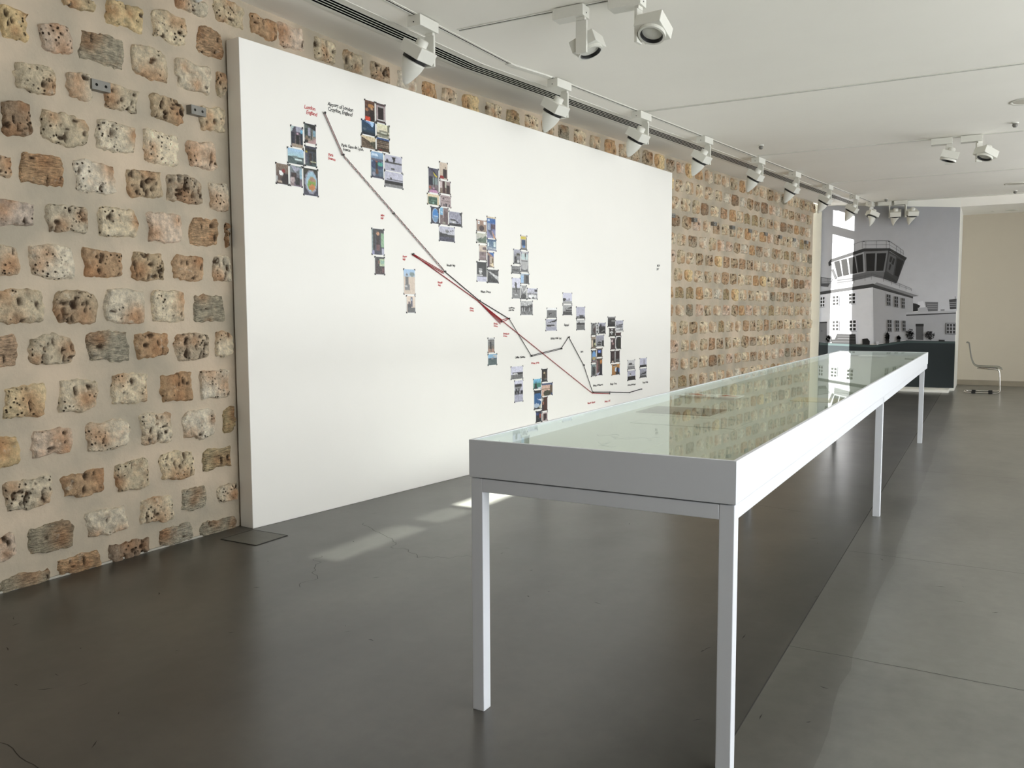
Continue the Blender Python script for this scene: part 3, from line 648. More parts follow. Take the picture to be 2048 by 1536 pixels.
# snapshots
PHO="""0.421 0.54 2.717 2.876|travellers walking towards the camera in a terminal hall, upper left of leftmost cluster|g 445 766;t 0 0 .3 0 0 .3 bcc;r .4 0 .9 .25 aab;r 0 .3 .3 .9 223;e .55 .35 .1 .05 cab;r .42 .38 .7 .85 111;r .8 .3 1 .9 123;r .1 .85 1 1 a98;e .9 .2 .12 .1 7bd;n 12
0.546 0.665 2.765 2.916|covered arcade with a tiled walkway, top right of leftmost cluster|g 455 a98;t 0 0 1 0 1 .35 222;r 0 .25 .45 .75 344;r .3 .2 .5 .6 aab;r .55 .4 .62 .8 233;r .75 .3 .95 .6 8ab;e .2 .75 .15 .12 765;r 0 .85 .3 1 222;t .2 1 1 .7 1 1 b99;n 12
0.386 0.543 2.596 2.715|pale teal sky over parked aircraft, middle left of leftmost cluster|g ace bdc;r 0 .52 1 .62 455;r .3 .5 .6 .62 788;r 0 .62 1 1 566;r .45 .66 .9 .76 dee;r .55 .85 1 1 344;n 8
0.548 0.666 2.6 2.754|dark hall with a standing figure and balustrade, middle right of leftmost cluster|g 334 455;r 0 .1 1 .25 222;r 0 .35 .2 .9 556;r .35 .35 .6 .95 322;r .7 .3 .9 .9 333;r .5 .75 .95 .79 cca;e .12 .3 .1 .06 ba4;n 10
0.278 0.397 2.437 2.591|seated passenger beside a round bright cabin window, lower left corner of leftmost cluster|g 876 433;e .4 .45 .17 .13 fff;e .62 .35 .13 .09 822;t .3 .9 .7 .4 1 1 211;r .6 .5 1 1 211;r 0 .6 .15 .9 aaa;e .3 .88 .2 .06 ba9;n 10
0.403 0.523 2.437 2.593|people sitting together in a waiting area, bottom middle of leftmost cluster|g 788 656;t 0 0 1 .1 .4 .3 aab;r .1 .35 .5 .6 322;r .4 .55 .8 .95 222;e .2 .7 .2 .15 baa;r .8 .1 1 .6 9bc;r 0 .85 .3 1 988;n 12
0.527 0.676 2.385 2.592|colourful coastline seen through an oval cabin window, bottom right of leftmost cluster|g 332 445;e .52 .5 .42 .44 99a;e .55 .48 .36 .38 acd;e .6 .5 .28 .2 a96;e .55 .6 .28 .22 8a5;e .6 .7 .22 .12 c85;e .6 .4 .2 .08 a87;n 8
1.168 1.287 3.038 3.207|dark crowded interior with an orange red box, top left of topmost cluster|g 643 322;e .6 .25 .3 .1 b85;e .2 .45 .15 .08 a75;e .7 .4 .12 .06 b97;r .5 .45 .9 1 211;r .05 .8 .55 1 d42;n 16
1.292 1.408 3.046 3.208|black display board in a white frame, top right of topmost cluster|g 544 433;r .05 .12 .95 .9 baa;r .18 .2 .8 .82 211;r .25 .15 .85 .22 aaa;r .1 .84 .9 .9 eee;n 10
1.13 1.29 2.927 3.047|dark blue building edge against bright sky, second row left of topmost cluster|g 246 134;t .35 0 .95 0 .8 .4 bdf;t .1 0 .5 0 .75 .3 79c;r .35 .5 .9 .65 246;e .2 .6 .12 .1 567;r 0 .8 1 1 123;n 8
1.297 1.452 2.932 3.048|cream sky above a long station facade, second row right of topmost cluster|g eec dcb;r .2 .45 .9 .9 887;r 0 .65 1 .8 665;r .85 0 1 .5 776;r .3 .6 .8 .7 ccb;r 0 .88 1 1 998;n 12
1.123 1.289 2.822 2.927|sepia street facade seen at an angle, third row left of topmost cluster|g dca cb9;t 0 .1 0 1 1 .9 654;t 0 .1 .6 .4 .6 1 543;t .5 .5 1 .3 1 1 443;r 0 .9 1 1 765;n 16
1.294 1.449 2.822 2.938|rows of hotel windows under deep blue sky, third row right of topmost cluster|g 358 358;r 0 .16 1 1 432;r 0 .25 1 .3 876;r 0 .38 1 .43 876;r 0 .51 1 .56 987;r 0 .64 1 .69 876;r 0 .78 1 .82 765;e .3 .9 .15 .05 822;n 18
1.227 1.375 2.602 2.818|person in red trousers beside a blue car, below topmost cluster on its left|g 9bd 456;r 0 .25 1 .32 667;e .3 .12 .3 .05 def;e .5 .5 .55 .18 346;e .75 .45 .2 .08 5a9;e .45 .36 .07 .04 a65;r .38 .4 .55 .7 333;r .35 .65 .6 .82 643;e .22 .85 .12 .08 99a;r 0 .92 1 1 445;n 8
1.383 1.594 2.68 2.816|grey dark control tower above a pale apron, below topmost cluster|g ccd bbc;t .4 .1 .65 .1 .55 .55 222;e .6 .55 .25 .08 222;r 0 .42 1 .5 444;e .15 .35 .07 .08 333;r 0 .55 1 1 bbc;r .35 .82 .55 .9 555;n 8
1.38 1.606 2.548 2.683|grey terraced airport building, lowest right of topmost cluster|g ccd ccd;r .1 .48 1 .54 444;r 0 .58 1 .62 333;r .2 .56 .6 .6 eee;r 0 .66 1 .82 222;r 0 .82 1 1 888;e .35 .42 .05 .08 333;n 10
1.922 2.065 2.564 2.784|tiled platform under a yellow canopy, left side of second cluster|g 556 877;t .3 0 .9 .35 .6 .3 dc3;t 0 0 .4 0 1 .35 334;r .05 .35 .4 .7 223;r .4 .4 .9 .68 899;r .6 .35 .66 .75 222;e .15 .8 .12 .06 a65;t 0 1 .5 .78 1 1 c9b;r .3 .85 .8 .88 434;n 8
2.071 2.188 2.697 2.852|standing figure in black with a red bag, top of second cluster|g dcb cba;r .4 .4 .9 .95 322;e .75 .3 .08 .06 543;r .4 .45 .55 .8 322;e .25 .9 .3 .1 922;n 6
2.074 2.227 2.573 2.692|dark wooden pillars and a figure, right side of second cluster|g a99 765;r 0 .1 .2 .6 dcc;r .25 0 .5 1 422;r .6 .3 .95 1 322;r .5 .05 .6 .5 ccb;n 10
1.905 2.069 2.459 2.56|green board in a cream frame, left of middle of second cluster|g edb dca;r .08 .25 .85 .95 354;r .1 .3 .85 .38 576;r .3 .55 .8 .62 687;r .1 .75 .4 .8 798;r .45 .7 .55 .9 8a9;n 12
2.075 2.231 2.457 2.568|pinkish grey ornate facade, right of middle of second cluster|g baa a99;r 0 .15 1 .2 655;e .3 .3 .1 .08 433;r .1 .45 .95 .5 766;r .05 .7 .12 .95 223;r .3 .75 .37 .95 223;r .5 .72 .62 .95 112;r .8 .75 .87 .95 223;n 14
1.95 2.067 2.299 2.453|blue sky through an oval cabin window, lower left of second cluster|g 334 334;e .52 .5 .4 .43 bcd;e .55 .5 .36 .4 48c;r .3 .52 .85 .58 cde;e .55 .72 .3 .15 79b;n 4
2.07 2.191 2.3 2.457|grey curtain beside a blue pane, lower middle of second cluster|g 877 766;r 0 0 .35 .45 8bd;r .1 .25 .3 .3 def;r .35 0 .45 .6 a99;e .7 .6 .25 .4 655;e .5 .9 .2 .06 998;n 10
2.193 2.386 2.299 2.435|grey angled gangway, lower right of second cluster|g 99a aab;t 0 .6 .4 .5 .9 .8 222;r 0 .8 1 1 222;r .05 .62 .5 .67 ddd;r .2 .75 .5 .8 eee;t .8 0 1 0 1 .5 333;r .95 .1 1 .9 222;n 14
2.057 2.28 2.154 2.294|grey biplane on dark ground, lowest of second cluster|g ccd bbb;r 0 .55 1 .68 333;r .1 .48 .5 .54 222;t .45 .35 1 .18 .5 .42 222;e .5 .3 .1 .1 888;t 0 .3 .3 .6 0 .7 333;r 0 .68 1 1 445;n 14
1.221 1.369 1.989 2.206|figure in a long dark coat, upper one of leftmost lower pair|g 444 445;r .75 .15 1 .7 9b9;r 0 0 .1 1 899;r .1 .05 .25 1 333;e .5 .18 .12 .06 c97;r .35 .25 .65 .6 322;r .35 .6 .65 .85 755;r 0 .85 .2 1 99b;r .8 .75 1 1 bbc;n 10
1.252 1.37 1.83 1.982|train seat and green window, lower one of leftmost lower pair|g 444 433;r .5 .1 1 .5 bca;r .6 .2 .95 .4 9ba;e .4 .3 .12 .1 754;r .75 .6 .95 .9 644;n 14
1.591 1.739 1.677 1.896|grey figure on pale ground beneath blue sky, upper one of the pale pair|g ace dcb;r 0 .28 1 1 dcb;e .28 .22 .07 .04 654;e .75 .2 .25 .08 899;r .12 .28 .42 .6 777;r .1 .62 .5 .85 888;r .1 .65 .3 .72 ddd;n 4
1.621 1.738 1.52 1.672|figure before a grey pillar sign on cream, lower one of the pale pair|g edc dcb;r .45 .05 .7 .65 667;r .52 .15 .65 .3 bcd;e .3 .4 .13 .08 766;r .1 .5 .5 1 555;r .1 .7 1 1 666;n 6
2.597 2.757 2.28 2.396|brown wall with two white notices, top left of third cluster|g a87 987;r .1 .1 .3 .35 fff;r .7 .1 .95 .35 fff;e .2 .22 .05 .05 322;e .5 .7 .25 .25 433;r .5 .4 .58 .7 433;n 8
2.758 2.902 2.229 2.441|blue awning over a street, top right of third cluster|g 569 99b;r 0 0 1 .08 dca;r 0 .08 1 .28 36a;r .1 .1 .3 .2 def;r .1 .3 .3 .6 abc;r .45 .35 .6 .6 433;r .6 .35 .95 .55 545;t .5 .55 1 1 .8 1 c96;t 0 .6 .5 .6 .7 1 556;n 12
2.593 2.753 2.174 2.275|grey green building in perspective, left of third cluster under the brown wall|g ccb bbb;t .1 1 1 .15 1 1 676;t 0 .7 .5 .4 .5 1 565;r 0 .9 1 1 887;n 10
2.758 2.91 2.111 2.229|white balcony before blue hills, right of third cluster under the awning|g 468 89a;r .05 .3 .2 .65 dee;r .7 .2 .95 .65 dee;r 0 .62 1 .66 334;r .1 .75 .5 .8 eee;r .6 .8 1 .85 eee;r 0 .9 1 1 99a;n 14
2.635 2.755 2.013 2.164|pinkish rubble below a window, left of third cluster|g dcb a98;r .5 .1 1 .3 655;r 0 .45 1 1 877;r .3 .5 .6 .6 655;r .1 .7 .9 .8 988;n 10
2.76 2.87 1.952 2.104|sunlit passage with blue awning, right of third cluster|g a87 876;t .2 0 1 0 1 .3 36a;r 0 .2 .3 1 434;r .4 .3 .8 .7 cba;r .7 .4 .9 .8 653;t .3 .8 .9 .7 1 1 edb;n 8
2.596 2.756 1.813 2.007|grey stack of white decks against a dark sky, lower left of third cluster|g 222 444;r .2 .35 .5 .4 ddd;r .2 .45 .5 .5 eee;r .25 .5 .45 .6 ccc;r .6 .2 .63 .7 444;r 0 .65 .6 .7 eee;r 0 .75 1 1 ccd;r .6 .9 .95 .95 aab;n 8
2.759 2.946 1.806 1.942|grey wing over a jetty, lower right of third cluster|g 444 333;t 0 .1 1 .5 1 .85 ccc;t 0 .05 .6 .35 1 .6 ddd;t 0 .4 1 1 0 1 222;r .7 .05 1 .3 444;n 20
3.316 3.436 2.151 2.304|blue door under a yellow sign, top of fourth cluster|g dcb 999;r 0 .05 .8 .25 dc5;r .15 .28 .75 .7 246;r .3 .7 .7 .85 58c;r .85 .1 1 .9 887;r 0 .9 1 1 666;n 8
3.193 3.314 2.006 2.158|grey figure and round drum, upper left of fourth cluster|g bbc 666;e .7 .35 .3 .12 443;r .1 .4 .9 .5 888;e .3 .6 .15 .12 222;r .2 .65 .45 .95 222;e .7 .82 .2 .1 ccc;n 14
3.315 3.461 1.929 2.144|grey wing seen through a cabin window, upper right of fourth cluster|g 99a 777;e .5 .45 .48 .5 ccc;r .1 .1 .9 .4 cdd;t .5 .1 .75 .05 .6 .4 333;r .1 .42 .9 .48 555;r .1 .48 .9 .85 bbb;e .5 .92 .4 .03 444;n 8
3.155 3.314 1.909 1.995|grey hillside panorama, left middle of fourth cluster|g 888 555;r 0 .3 1 .35 999;r .1 .5 .8 .6 333;r .2 .8 .9 .88 ccc;n 18
3.313 3.47 1.811 1.923|figure by a pale blue window, right middle of fourth cluster|g bcd 999;r .4 .1 1 1 666;r 0 .2 .35 .9 ace;e .75 .35 .15 .15 333;r .6 .45 .95 .95 444;n 8
3.166 3.313 1.662 1.874|aircraft tail standing on grey tarmac, lower left of fourth cluster|g dde dde;r 0 .5 1 1 888;t .3 .2 .55 .2 .6 .8 333;t .3 .3 .5 .3 .5 .7 444;r .3 .78 .7 .84 ddd;r 0 .52 1 .57 555;n 10
3.313 3.427 1.656 1.804|white crossed beams over a round rock, lower middle of fourth cluster|g aaa 888;t 0 .1 .1 0 .6 .6 ddd;t .4 .6 1 .1 1 .3 eee;e .5 .85 .45 .25 444;r 0 .55 1 .6 777;n 14
3.43 3.624 1.658 1.778|white domes before a hillside, lower right of fourth cluster|g dde 999;r .7 .1 1 .3 444;r 0 .45 1 .6 777;e .5 .75 .4 .2 eee;r .1 .85 .3 1 333;r .5 .8 .7 .95 555;n 20
3.312 3.537 1.498 1.648|grey harbour with masts, lowest of fourth cluster|g ccc 888;t 0 .5 1 .2 1 .5 444;r 0 .35 .4 .5 333;r 0 .5 1 .75 555;r .1 .5 .14 .8 ddd;r .3 .5 .34 .8 ddd;r .7 .5 .74 .8 ccc;r 0 .75 1 1 777;n 20
3.799 3.997 1.464 1.577|tiny aircraft below blank strip, upper one of two left of word Baghdad|g fff fff;r 0 .2 1 1 777;e .35 .52 .15 .05 222;t .15 .6 .3 .55 .3 .8 333;n 8
3.776 3.997 1.329 1.459|biplane wing above a plane, lower one of two left of the word Baghdad|g bbc bbb;t 0 .35 1 0 1 .2 222;r .05 .48 .8 .56 222;e .3 .6 .2 .06 333;r 0 .72 1 1 aab;n 8
4.115 4.311 1.617 1.744|low aircraft under pale sky, upper one of two above the word Baghdad|g dde dde;e .15 .6 .2 .15 333;r .3 .62 .8 .7 333;r .6 .55 .8 .6 444;r 0 .75 1 1 aaa;n 6
4.115 4.312 1.494 1.614|dark aircraft nose and wing, lower one of two above the word Baghdad|g bbb 999;t .2 .4 1 .15 1 .35 333;r .3 .5 1 .58 222;r 0 .62 1 1 444;r .2 .6 .7 .68 777;n 12
4.395 4.591 1.453 1.594|biplane under empty grey sky, upper one of two right of the word Baghdad|g bbc ccd;r .3 .7 .95 .74 333;r 0 .82 1 1 333;r .1 .85 .4 .95 888;r .4 .76 .8 .8 555;n 8
4.402 4.592 1.326 1.45|domed skyline above grey field, lower one of two right of the word Baghdad|g ccc ccc;e .3 .35 .08 .2 222;r 0 .3 1 .5 222;r 0 .5 1 1 777;n 10
2.761 2.873 1.136 1.286|dark figure walking on sand, upper of the isolated colour pair left of Galilee|g 888 765;r 0 0 1 .1 ccc;r 0 .12 .9 .16 222;r 0 .25 1 .5 777;e .4 .3 .1 .06 322;r .28 .3 .55 .75 222;r 0 .75 1 1 a87;r .4 .75 .5 .95 555;n 14
2.761 2.912 1.014 1.13|aircraft wing over grey ground, lower of the isolated pair left of Galilee|g 8bd bcd;t .5 .1 1 .1 .9 .4 ccc;r 0 .38 1 .45 456;r .4 .3 .6 .6 999;r 0 .5 1 1 566;n 8
3.141 3.358 0.852 0.989|grey plane parked on gravel, upper of the white bordered pair near the table|g dde dde;r .1 .5 .9 .56 222;e .35 .6 .2 .08 eee;r .55 .45 1 .62 222;r 0 .66 1 1 777;n 12
3.2 3.357 0.618 0.845|group below banner with numerals, lower of white bordered pair near the table|g dde aab;r .05 .15 .85 .3 222;r .1 .3 .8 .38 999;r .1 .4 .3 .5 222;r .35 .35 .65 .5 666;r 0 .5 .25 .62 222;r .3 .5 .6 .65 333;r .7 .48 1 .6 112;r 0 .62 1 .68 555;n 16
3.696 3.812 0.79 0.937|figure in a coat in a black framed doorway, top of bottom coloured cluster|g 222 333;r .2 .25 .8 .75 543;e .45 .3 .12 .08 cb9;r .3 .38 .6 .7 221;t .1 .8 .9 .75 .9 .85 777;n 8
3.539 3.692 0.726 0.839|dark conifer before a turquoise hill, upper left of bottom coloured cluster|g 8ce 489;r 0 .4 1 1 487;t .35 .2 .5 1 .1 1 123;r .2 .5 .4 1 122;r .6 .85 1 1 cde;n 10
3.696 3.915 0.639 0.783|cream hotel with rows of windows behind trees, right of bottom coloured cluster|g 457 457;t 0 .08 1 0 1 .15 457;r 0 .15 .85 1 dba;r 0 .28 .85 .33 875;r 0 .42 .85 .47 875;r 0 .56 .85 .61 875;e .5 .8 .35 .25 443;r .75 .2 1 .8 654;e .1 .9 .1 .06 ca8;n 10
3.552 3.695 0.51 0.719|aircraft wing over clouds in a blue cabin window, left of bottom coloured cluster|g 222 222;e .45 .5 .65 .4 369;r 0 .1 1 .16 222;t .4 .45 1 .5 1 .6 eef;e .3 .8 .4 .12 bcd;t .6 .9 1 .7 1 1 ccb;n 6
3.7 3.815 0.481 0.636|dark red coat with a hand, lower right of bottom coloured cluster|g 422 211;r .3 0 1 1 421;t 0 .05 .3 .1 .1 .4 ccb;e .2 .42 .18 .1 c86;e .15 .42 .1 .06 211;n 6
3.586 3.7 0.372 0.499|orange glow over a dark blue interior, bottom left corner of bottom coloured cluster|g 223 222;e .25 .25 .3 .12 347;e .75 .45 .13 .2 a54;r .4 .6 .5 .7 555;n 10
3.7 3.815 0.373 0.475|dark doorway in a white frame, bottom right corner of bottom coloured cluster|g baa a99;r 0 .05 1 .12 dcc;r .25 .15 .85 .9 322;r .1 .1 .2 .9 dcb;e .8 .85 .2 .1 988;n 10
4.728 4.844 1.26 1.409|brown slope under a dark wire, top left of left dense column|g 888 555;t .3 .6 1 .2 1 1 433;t 0 .3 .6 0 .7 .1 222;n 14
4.843 4.895 1.275 1.405|narrow grey strip of blots, top middle of left dense column|g ccc ccc;e .5 .2 .3 .1 111;e .5 .45 .3 .1 222;e .5 .8 .4 .12 111;n 16
4.894 5.069 1.274 1.41|grey pipes and lattice, top right of left dense column|g aab 777;e .3 .2 .12 .1 222;r 0 .3 1 .6 333;r .1 .55 1 .95 222;t .2 .9 .8 .6 .9 .7 888;n 14
4.728 4.841 1.106 1.253|cream lit counter with dark figures, second row left of left dense column|g a98 443;r .1 .3 .4 .9 dcb;r .5 .2 .9 .6 222;e .85 .6 .2 .1 cc9;r .1 .85 .9 1 765;n 16
4.841 5.033 1.126 1.266|grey men beside a propeller, second row right of left dense column|g aab 999;r .75 .5 1 1 222;e .45 .65 .25 .06 222;r .1 .75 .6 .9 444;t .3 .6 .4 .5 .5 .8 222;n 10
4.731 4.846 0.943 1.096|blue cabin window above brown fields, third row left of left dense column|g 332 432;e .55 .45 .42 .4 79c;e .55 .35 .35 .25 7ad;e .55 .65 .35 .15 ba7;r .2 .85 .9 1 877;n 6
4.855 4.997 1.003 1.114|glowing blue screen in a black casing, third row right of left dense column|g 876 876;r .1 .1 .9 .95 111;r .2 .2 .8 .55 57c;e .45 .4 .1 .08 eef;n 4
4.732 4.844 0.785 0.934|dark walkers outside a doorway, bottom left of left dense column|g 899 555;r .1 .1 .25 .8 222;e .5 .3 .15 .08 322;r .4 .35 .7 .9 222;r .75 .2 .95 .8 333;r 0 .9 1 1 777;n 16
4.846 4.995 0.789 0.996|orange light beside a large dark figure, bottom right of left dense column|g 543 433;r .1 .1 .3 .9 866;e .8 .2 .18 .12 c84;r .65 .35 1 1 112;t 0 .9 .6 .8 .3 1 ccd;r .4 .1 .5 .7 444;n 14
5.116 5.309 1.353 1.48|grey workshop with machines, top of right dense column|g 444 333;r 0 0 1 .15 888;r .1 .3 .5 .6 222;r .5 .35 1 .45 999;r 0 .7 1 1 222;n 16
5.309 5.509 1.294 1.435|grey boats drawn up on pale sand, upper right of right dense column|g bbc bbb;t 0 .45 1 .3 .8 .5 222;r .1 .55 .9 .62 333;e .3 .75 .3 .08 eee;r .4 .8 1 .85 777;n 10
5.15 5.305 1.237 1.345|white basin in a dark room, left of right dense column|g 322 221;r .35 .1 .6 .25 ccc;e .4 .5 .3 .12 ddd;r .35 .5 .5 .8 bbb;n 6
5.311 5.454 1.238 1.289|dark red crowd strip, right of right dense column|g 433 322;r 0 .3 1 .5 533;r .2 .5 .4 1 221;n 10
5.19 5.313 1.08 1.226|figure reflected in a bright mirror, left middle of right dense column|g 544 322;e .3 .25 .2 .12 dcc;r .5 .2 .8 .7 322;e .5 .5 .2 .1 977;r 0 .8 1 1 433;n 18
5.312 5.455 1.082 1.238|dark arch of a cabin wall, right middle of right dense column|g ddd bbb;e .6 .5 .6 .55 222;r .4 .1 1 1 221;r .6 .3 .65 .8 555;n 4
5.188 5.303 0.92 1.071|dim red corridor, lower left of right dense column|g 322 211;r .4 .2 .7 .6 544;e .5 .9 .2 .08 cba;r .8 0 .9 1 433;n 14
5.302 5.423 0.922 1.07|dark cloth over a grey floor, lower right of right dense column|g 322 322;r 0 0 .15 1 888;r .1 .7 1 1 555;n 12
5.222 5.425 0.771 0.91|orange brown room with a blue seated figure, lowest of right dense column|g b84 a74;r .1 .05 .6 .2 222;r .15 .15 .55 .22 ddc;r .4 .3 .7 .7 cde;e .75 .55 .2 .25 223;r .85 .4 1 .9 36a;r .5 .75 1 1 222;n 8
5.625 5.826 0.815 0.941|white hulls under a pale sky, upper one of the pair above Baluchistan|g ddd ccc;e .4 .4 .25 .12 555;r .1 .45 .9 .55 333;r .6 .4 .9 .48 eee;r 0 .65 1 1 888;n 10
5.626 5.844 0.679 0.81|tiny plane above dark ground, lower one of the pair above Baluchistan|g bbc ccd;e .35 .35 .1 .06 333;t .1 .55 .4 .4 .5 .6 ddd;r 0 .6 1 1 222;n 8
5.954 6.153 0.826 0.951|tall thin monument on dark ground, upper one of the rightmost pair|g ccd ccd;r .55 .15 .65 .75 666;r 0 .75 1 1 333;n 8
5.96 6.155 0.692 0.818|upturned boat on grey ground, lower one of the rightmost pair|g aab 999;t 0 .7 1 .3 .9 .6 333;r .2 .45 .8 .5 222;r 0 .75 1 1 555;n 12"""
def paint(ops,nx,ny,seed):
    r=random.Random(seed); g=[[(.5,.5,.5)]*(nx+1) for _ in range(ny+1)]; amp=0
    hx=lambda h:tuple(int(c*2,16) for c in h)
    for op in ops.split(';'):
        a=op.split(); k=a[0]
        if k=='n': amp=float(a[1]); continue
        for j in range(ny+1):
            y=j/ny
            for i in range(nx+1):
                x=i/nx
                if k=='g': c0,c1=hx(a[1]),hx(a[2]); g[j][i]=tuple(p*(1-y)+q*y for p,q in zip(c0,c1))
                elif k=='r':
                    if float(a[1])<=x<=float(a[3]) and float(a[2])<=y<=float(a[4]): g[j][i]=hx(a[5])
                elif k=='e':
                    if ((x-float(a[1]))/float(a[3]))**2+((y-float(a[2]))/float(a[4]))**2<=1: g[j][i]=hx(a[5])
                elif k=='t':
                    X=[float(v) for v in a[1:7]]
                    def sg(ax,ay,bx,by): return (x-bx)*(ay-by)-(ax-bx)*(y-by)
                    d=(sg(X[0],X[1],X[2],X[3]),sg(X[2],X[3],X[4],X[5]),sg(X[4],X[5],X[0],X[1]))
                    if not(min(d)<0 and max(d)>0): g[j][i]=hx(a[7])
    for j in range(ny+1):
        for i in range(nx+1):
            n=amp*2.2*noise.noise(Vector((i*.55,j*.55,seed*3.1)))+amp*1.3*r.uniform(-1,1); g[j][i]=tuple(max(6,min(255,v*.96+n)) for v in g[j][i])
    return g
for k,l in enumerate(PHO.split('\n')):
    a,lab,ops=l.split('|'); t0,t1,z0,z1=map(float,a.split()); w,h=t1-t0-.003,z1-z0-.003
    lift=.0015+.0006*(k%3)
    M0=pan.matrix_basis if 0 else Matrix.Translation((PB[0],PB[1],0))@Matrix.Rotation(-PY,4,'Z')
    b=MB(); b.box(.0002,lift,-w/2,w/2,-h/2,h/2)
    o=b.build('snapshot',m_card); o.matrix_world=M0@Matrix.Translation((FX,(t0+t1)/2,(z0+z1)/2))
    o['label']='snapshot of '+lab; o['category']='photograph'; o['group']='snapshots on the white display panel'
    nx,ny=(18,22) if h>w else (22,18); g=paint(ops,nx,ny,k+1); b=MB(); m=.004; x=lift+.0005
    b.add([(x,-w/2+m+(w-2*m)*i/nx,h/2-m-(h-2*m)*j/ny) for j in range(ny+1) for i in range(nx+1)],[(j*(nx+1)+i,(j+1)*(nx+1)+i,(j+1)*(nx+1)+i+1,j*(nx+1)+i+1) for j in range(ny) for i in range(nx)],[rgb(*g[j][i]) for j in range(ny+1) for i in range(nx+1)])
    b.build('picture',m_print,o,col=True)
    b=MB(); q=.016; e=.002; x=lift+.0012
    for sy in(-1,1):
        for sz in(-1,1):
            Y,Z=sy*(w/2+e),sz*(h/2+e); b.add([(x,Y,Z),(x,Y-sy*q,Z),(x,Y,Z-sz*q),(0.0003,Y,Z),(.0003,Y-sy*q,Z),(.0003,Y,Z-sz*q)],[(0,1,2),(0,3,4,1),(0,2,5,3),(1,4,5,2)])
    b.build('corner_mounts',m_black,o,kind='stuff')
# threads and nails
BK=[(0.742,3.017),(0.921,2.734),(1.472,2.341),(2.124,1.891),(2.624,1.639),(3.1,1.467),(3.494,1.079),(4.074,1.136),(4.229,1.258),(4.553,0.933),(4.758,0.609),(5.15,0.579),(5.661,0.534),(5.988,0.554)]
M0=Matrix.Translation((PB[0],PB[1],0))@Matrix.Rotation(-PY,4,'Z')
TX=.009
def seg(b,p,q,r=.0032,dx=0,dn=0,dn1=None):
    d=Vector((q[0]-p[0],q[1]-p[1])); n=Vector((-d.y,d.x)).normalized(); dn1=dn if dn1 is None else dn1
    b.tube([(TX+dx,p[0]+n.x*dn,p[1]+n.y*dn),(TX+dx,q[0]+n.x*dn1,q[1]+n.y*dn1)],r)
def twist(b,p,q,ph,r=.0016,R_=.0066,pitch=.052):
    d=Vector((q[0]-p[0],q[1]-p[1])); L=d.length; d.normalize(); n=Vector((-d.y,d.x)); m=int(L/.006); pts=[]
    for i in range(m+1):
        s=L*i/m; a=2*math.pi*s/pitch+ph; e=min(1,s/.03,(L-s)/.03)*R_
        pts.append((TX+math.sin(a)*e,p[0]+d.x*s+n.x*math.cos(a)*e,p[1]+d.y*s+n.y*math.cos(a)*e))
    b.tube(pts,r,n=5)
k=MB(); seg(k,BK[0],BK[1],dn=.0075,r=.0018); seg(k,BK[0],BK[1],dn=-.0075,r=.0018)
twist(k,BK[1],BK[3],0); twist(k,BK[1],BK[3],math.pi*.55)
seg(k,BK[3],BK[4],r=.004); seg(k,BK[4],BK[5],r=.004); seg(k,BK[5],BK[6],dn=.004); seg(k,BK[6],BK[7],dn=.006); seg(k,BK[6],BK[7],dn=-.005)
for i in range(7,13): seg(k,BK[i],BK[i+1],r=.0036 if i<10 else .005)
o=k.build('black_thread',m_threadk); o.matrix_world=M0; o['label']='black thread strung nail to nail from upper left to lower right of panel'; o['category']='thread'
k=MB(); seg(k,BK[0],BK[1],dn=0,dx=.001,r=.0018); twist(k,BK[1],BK[3],math.pi*1.4); ROME=(1.704,2.022); ATH=(2.618,1.63); RH=(2.974,1.44); TAB=(4.758,.598)
seg(k,(2.11,1.881),ROME,dn=.008); seg(k,(2.11,1.881),ROME,dn=-.004)
for f in(-.030,-.018,-.006,.006,.018): seg(k,ATH,RH,dn=0,dn1=f,r=.0028)
seg(k,RH,(3.1,1.462),dn=.01); seg(k,RH,(3.1,1.462),dn=-.012,dn1=0)
o=k.build('red_thread',m_threadr); o.matrix_world=M0; o['label']='red thread twisted with black, then fanned into strands above Rhodes caption'; o['category']='thread'
k=MB(); seg(k,ROME,ATH,r=.004); seg(k,ATH,TAB,r=.0038,dn=-.004); seg(k,TAB,(5.15,.561),r=.0045)
o=k.build('red_thread',m_threadr); o.matrix_world=M0; o['label']='long straight red thread running down from Rome caption to Sharjah caption'; o['category']='thread'
NL=[(0,'at the upper end beside London caption'),(1,'where twisted threads begin near Paris caption'),(2,'halfway down the twisted threads, near Milan caption'),(3,'where twisted threads end near Brindisi caption'),(4,'where threads cross below Athens caption'),(5,'beside Castelrosso caption'),(6,'at the lowest bend beside Galilee caption'),(7,'just below Rutbah Wells caption'),(8,'at the small peak below Baghdad caption'),(9,'on the steep black thread below Basra caption'),(10,'where both threads meet above Manama caption'),(11,'on the level thread under Sharjah Oman caption'),(12,'on the level thread under Baluchistan caption'),(13,'at the right hand end of the black thread')]
def nail(p,lab):
    b=MB(); Mx=Matrix.Rotation(math.pi/2,4,'Y'); b.cyl(.004,.004,.0005,.018,Mx,n=8); b.cyl(.009,.009,.018,.021,Mx,n=10)
    o=b.build('nail',m_black); o.matrix_world=M0@Matrix.Translation((0,p[0],p[1])); o['label']='small dark nail '+lab; o['category']='nail'; o['group']='nails holding the threads'
for i,lab in NL: nail(BK[i],lab)
nail(ROME,'alone where two red threads meet by Rome caption'); nail(RH,'where red strands gather above Rhodes caption'); nail((5.15,.561),'ending the red thread above Sharjah UAE caption')
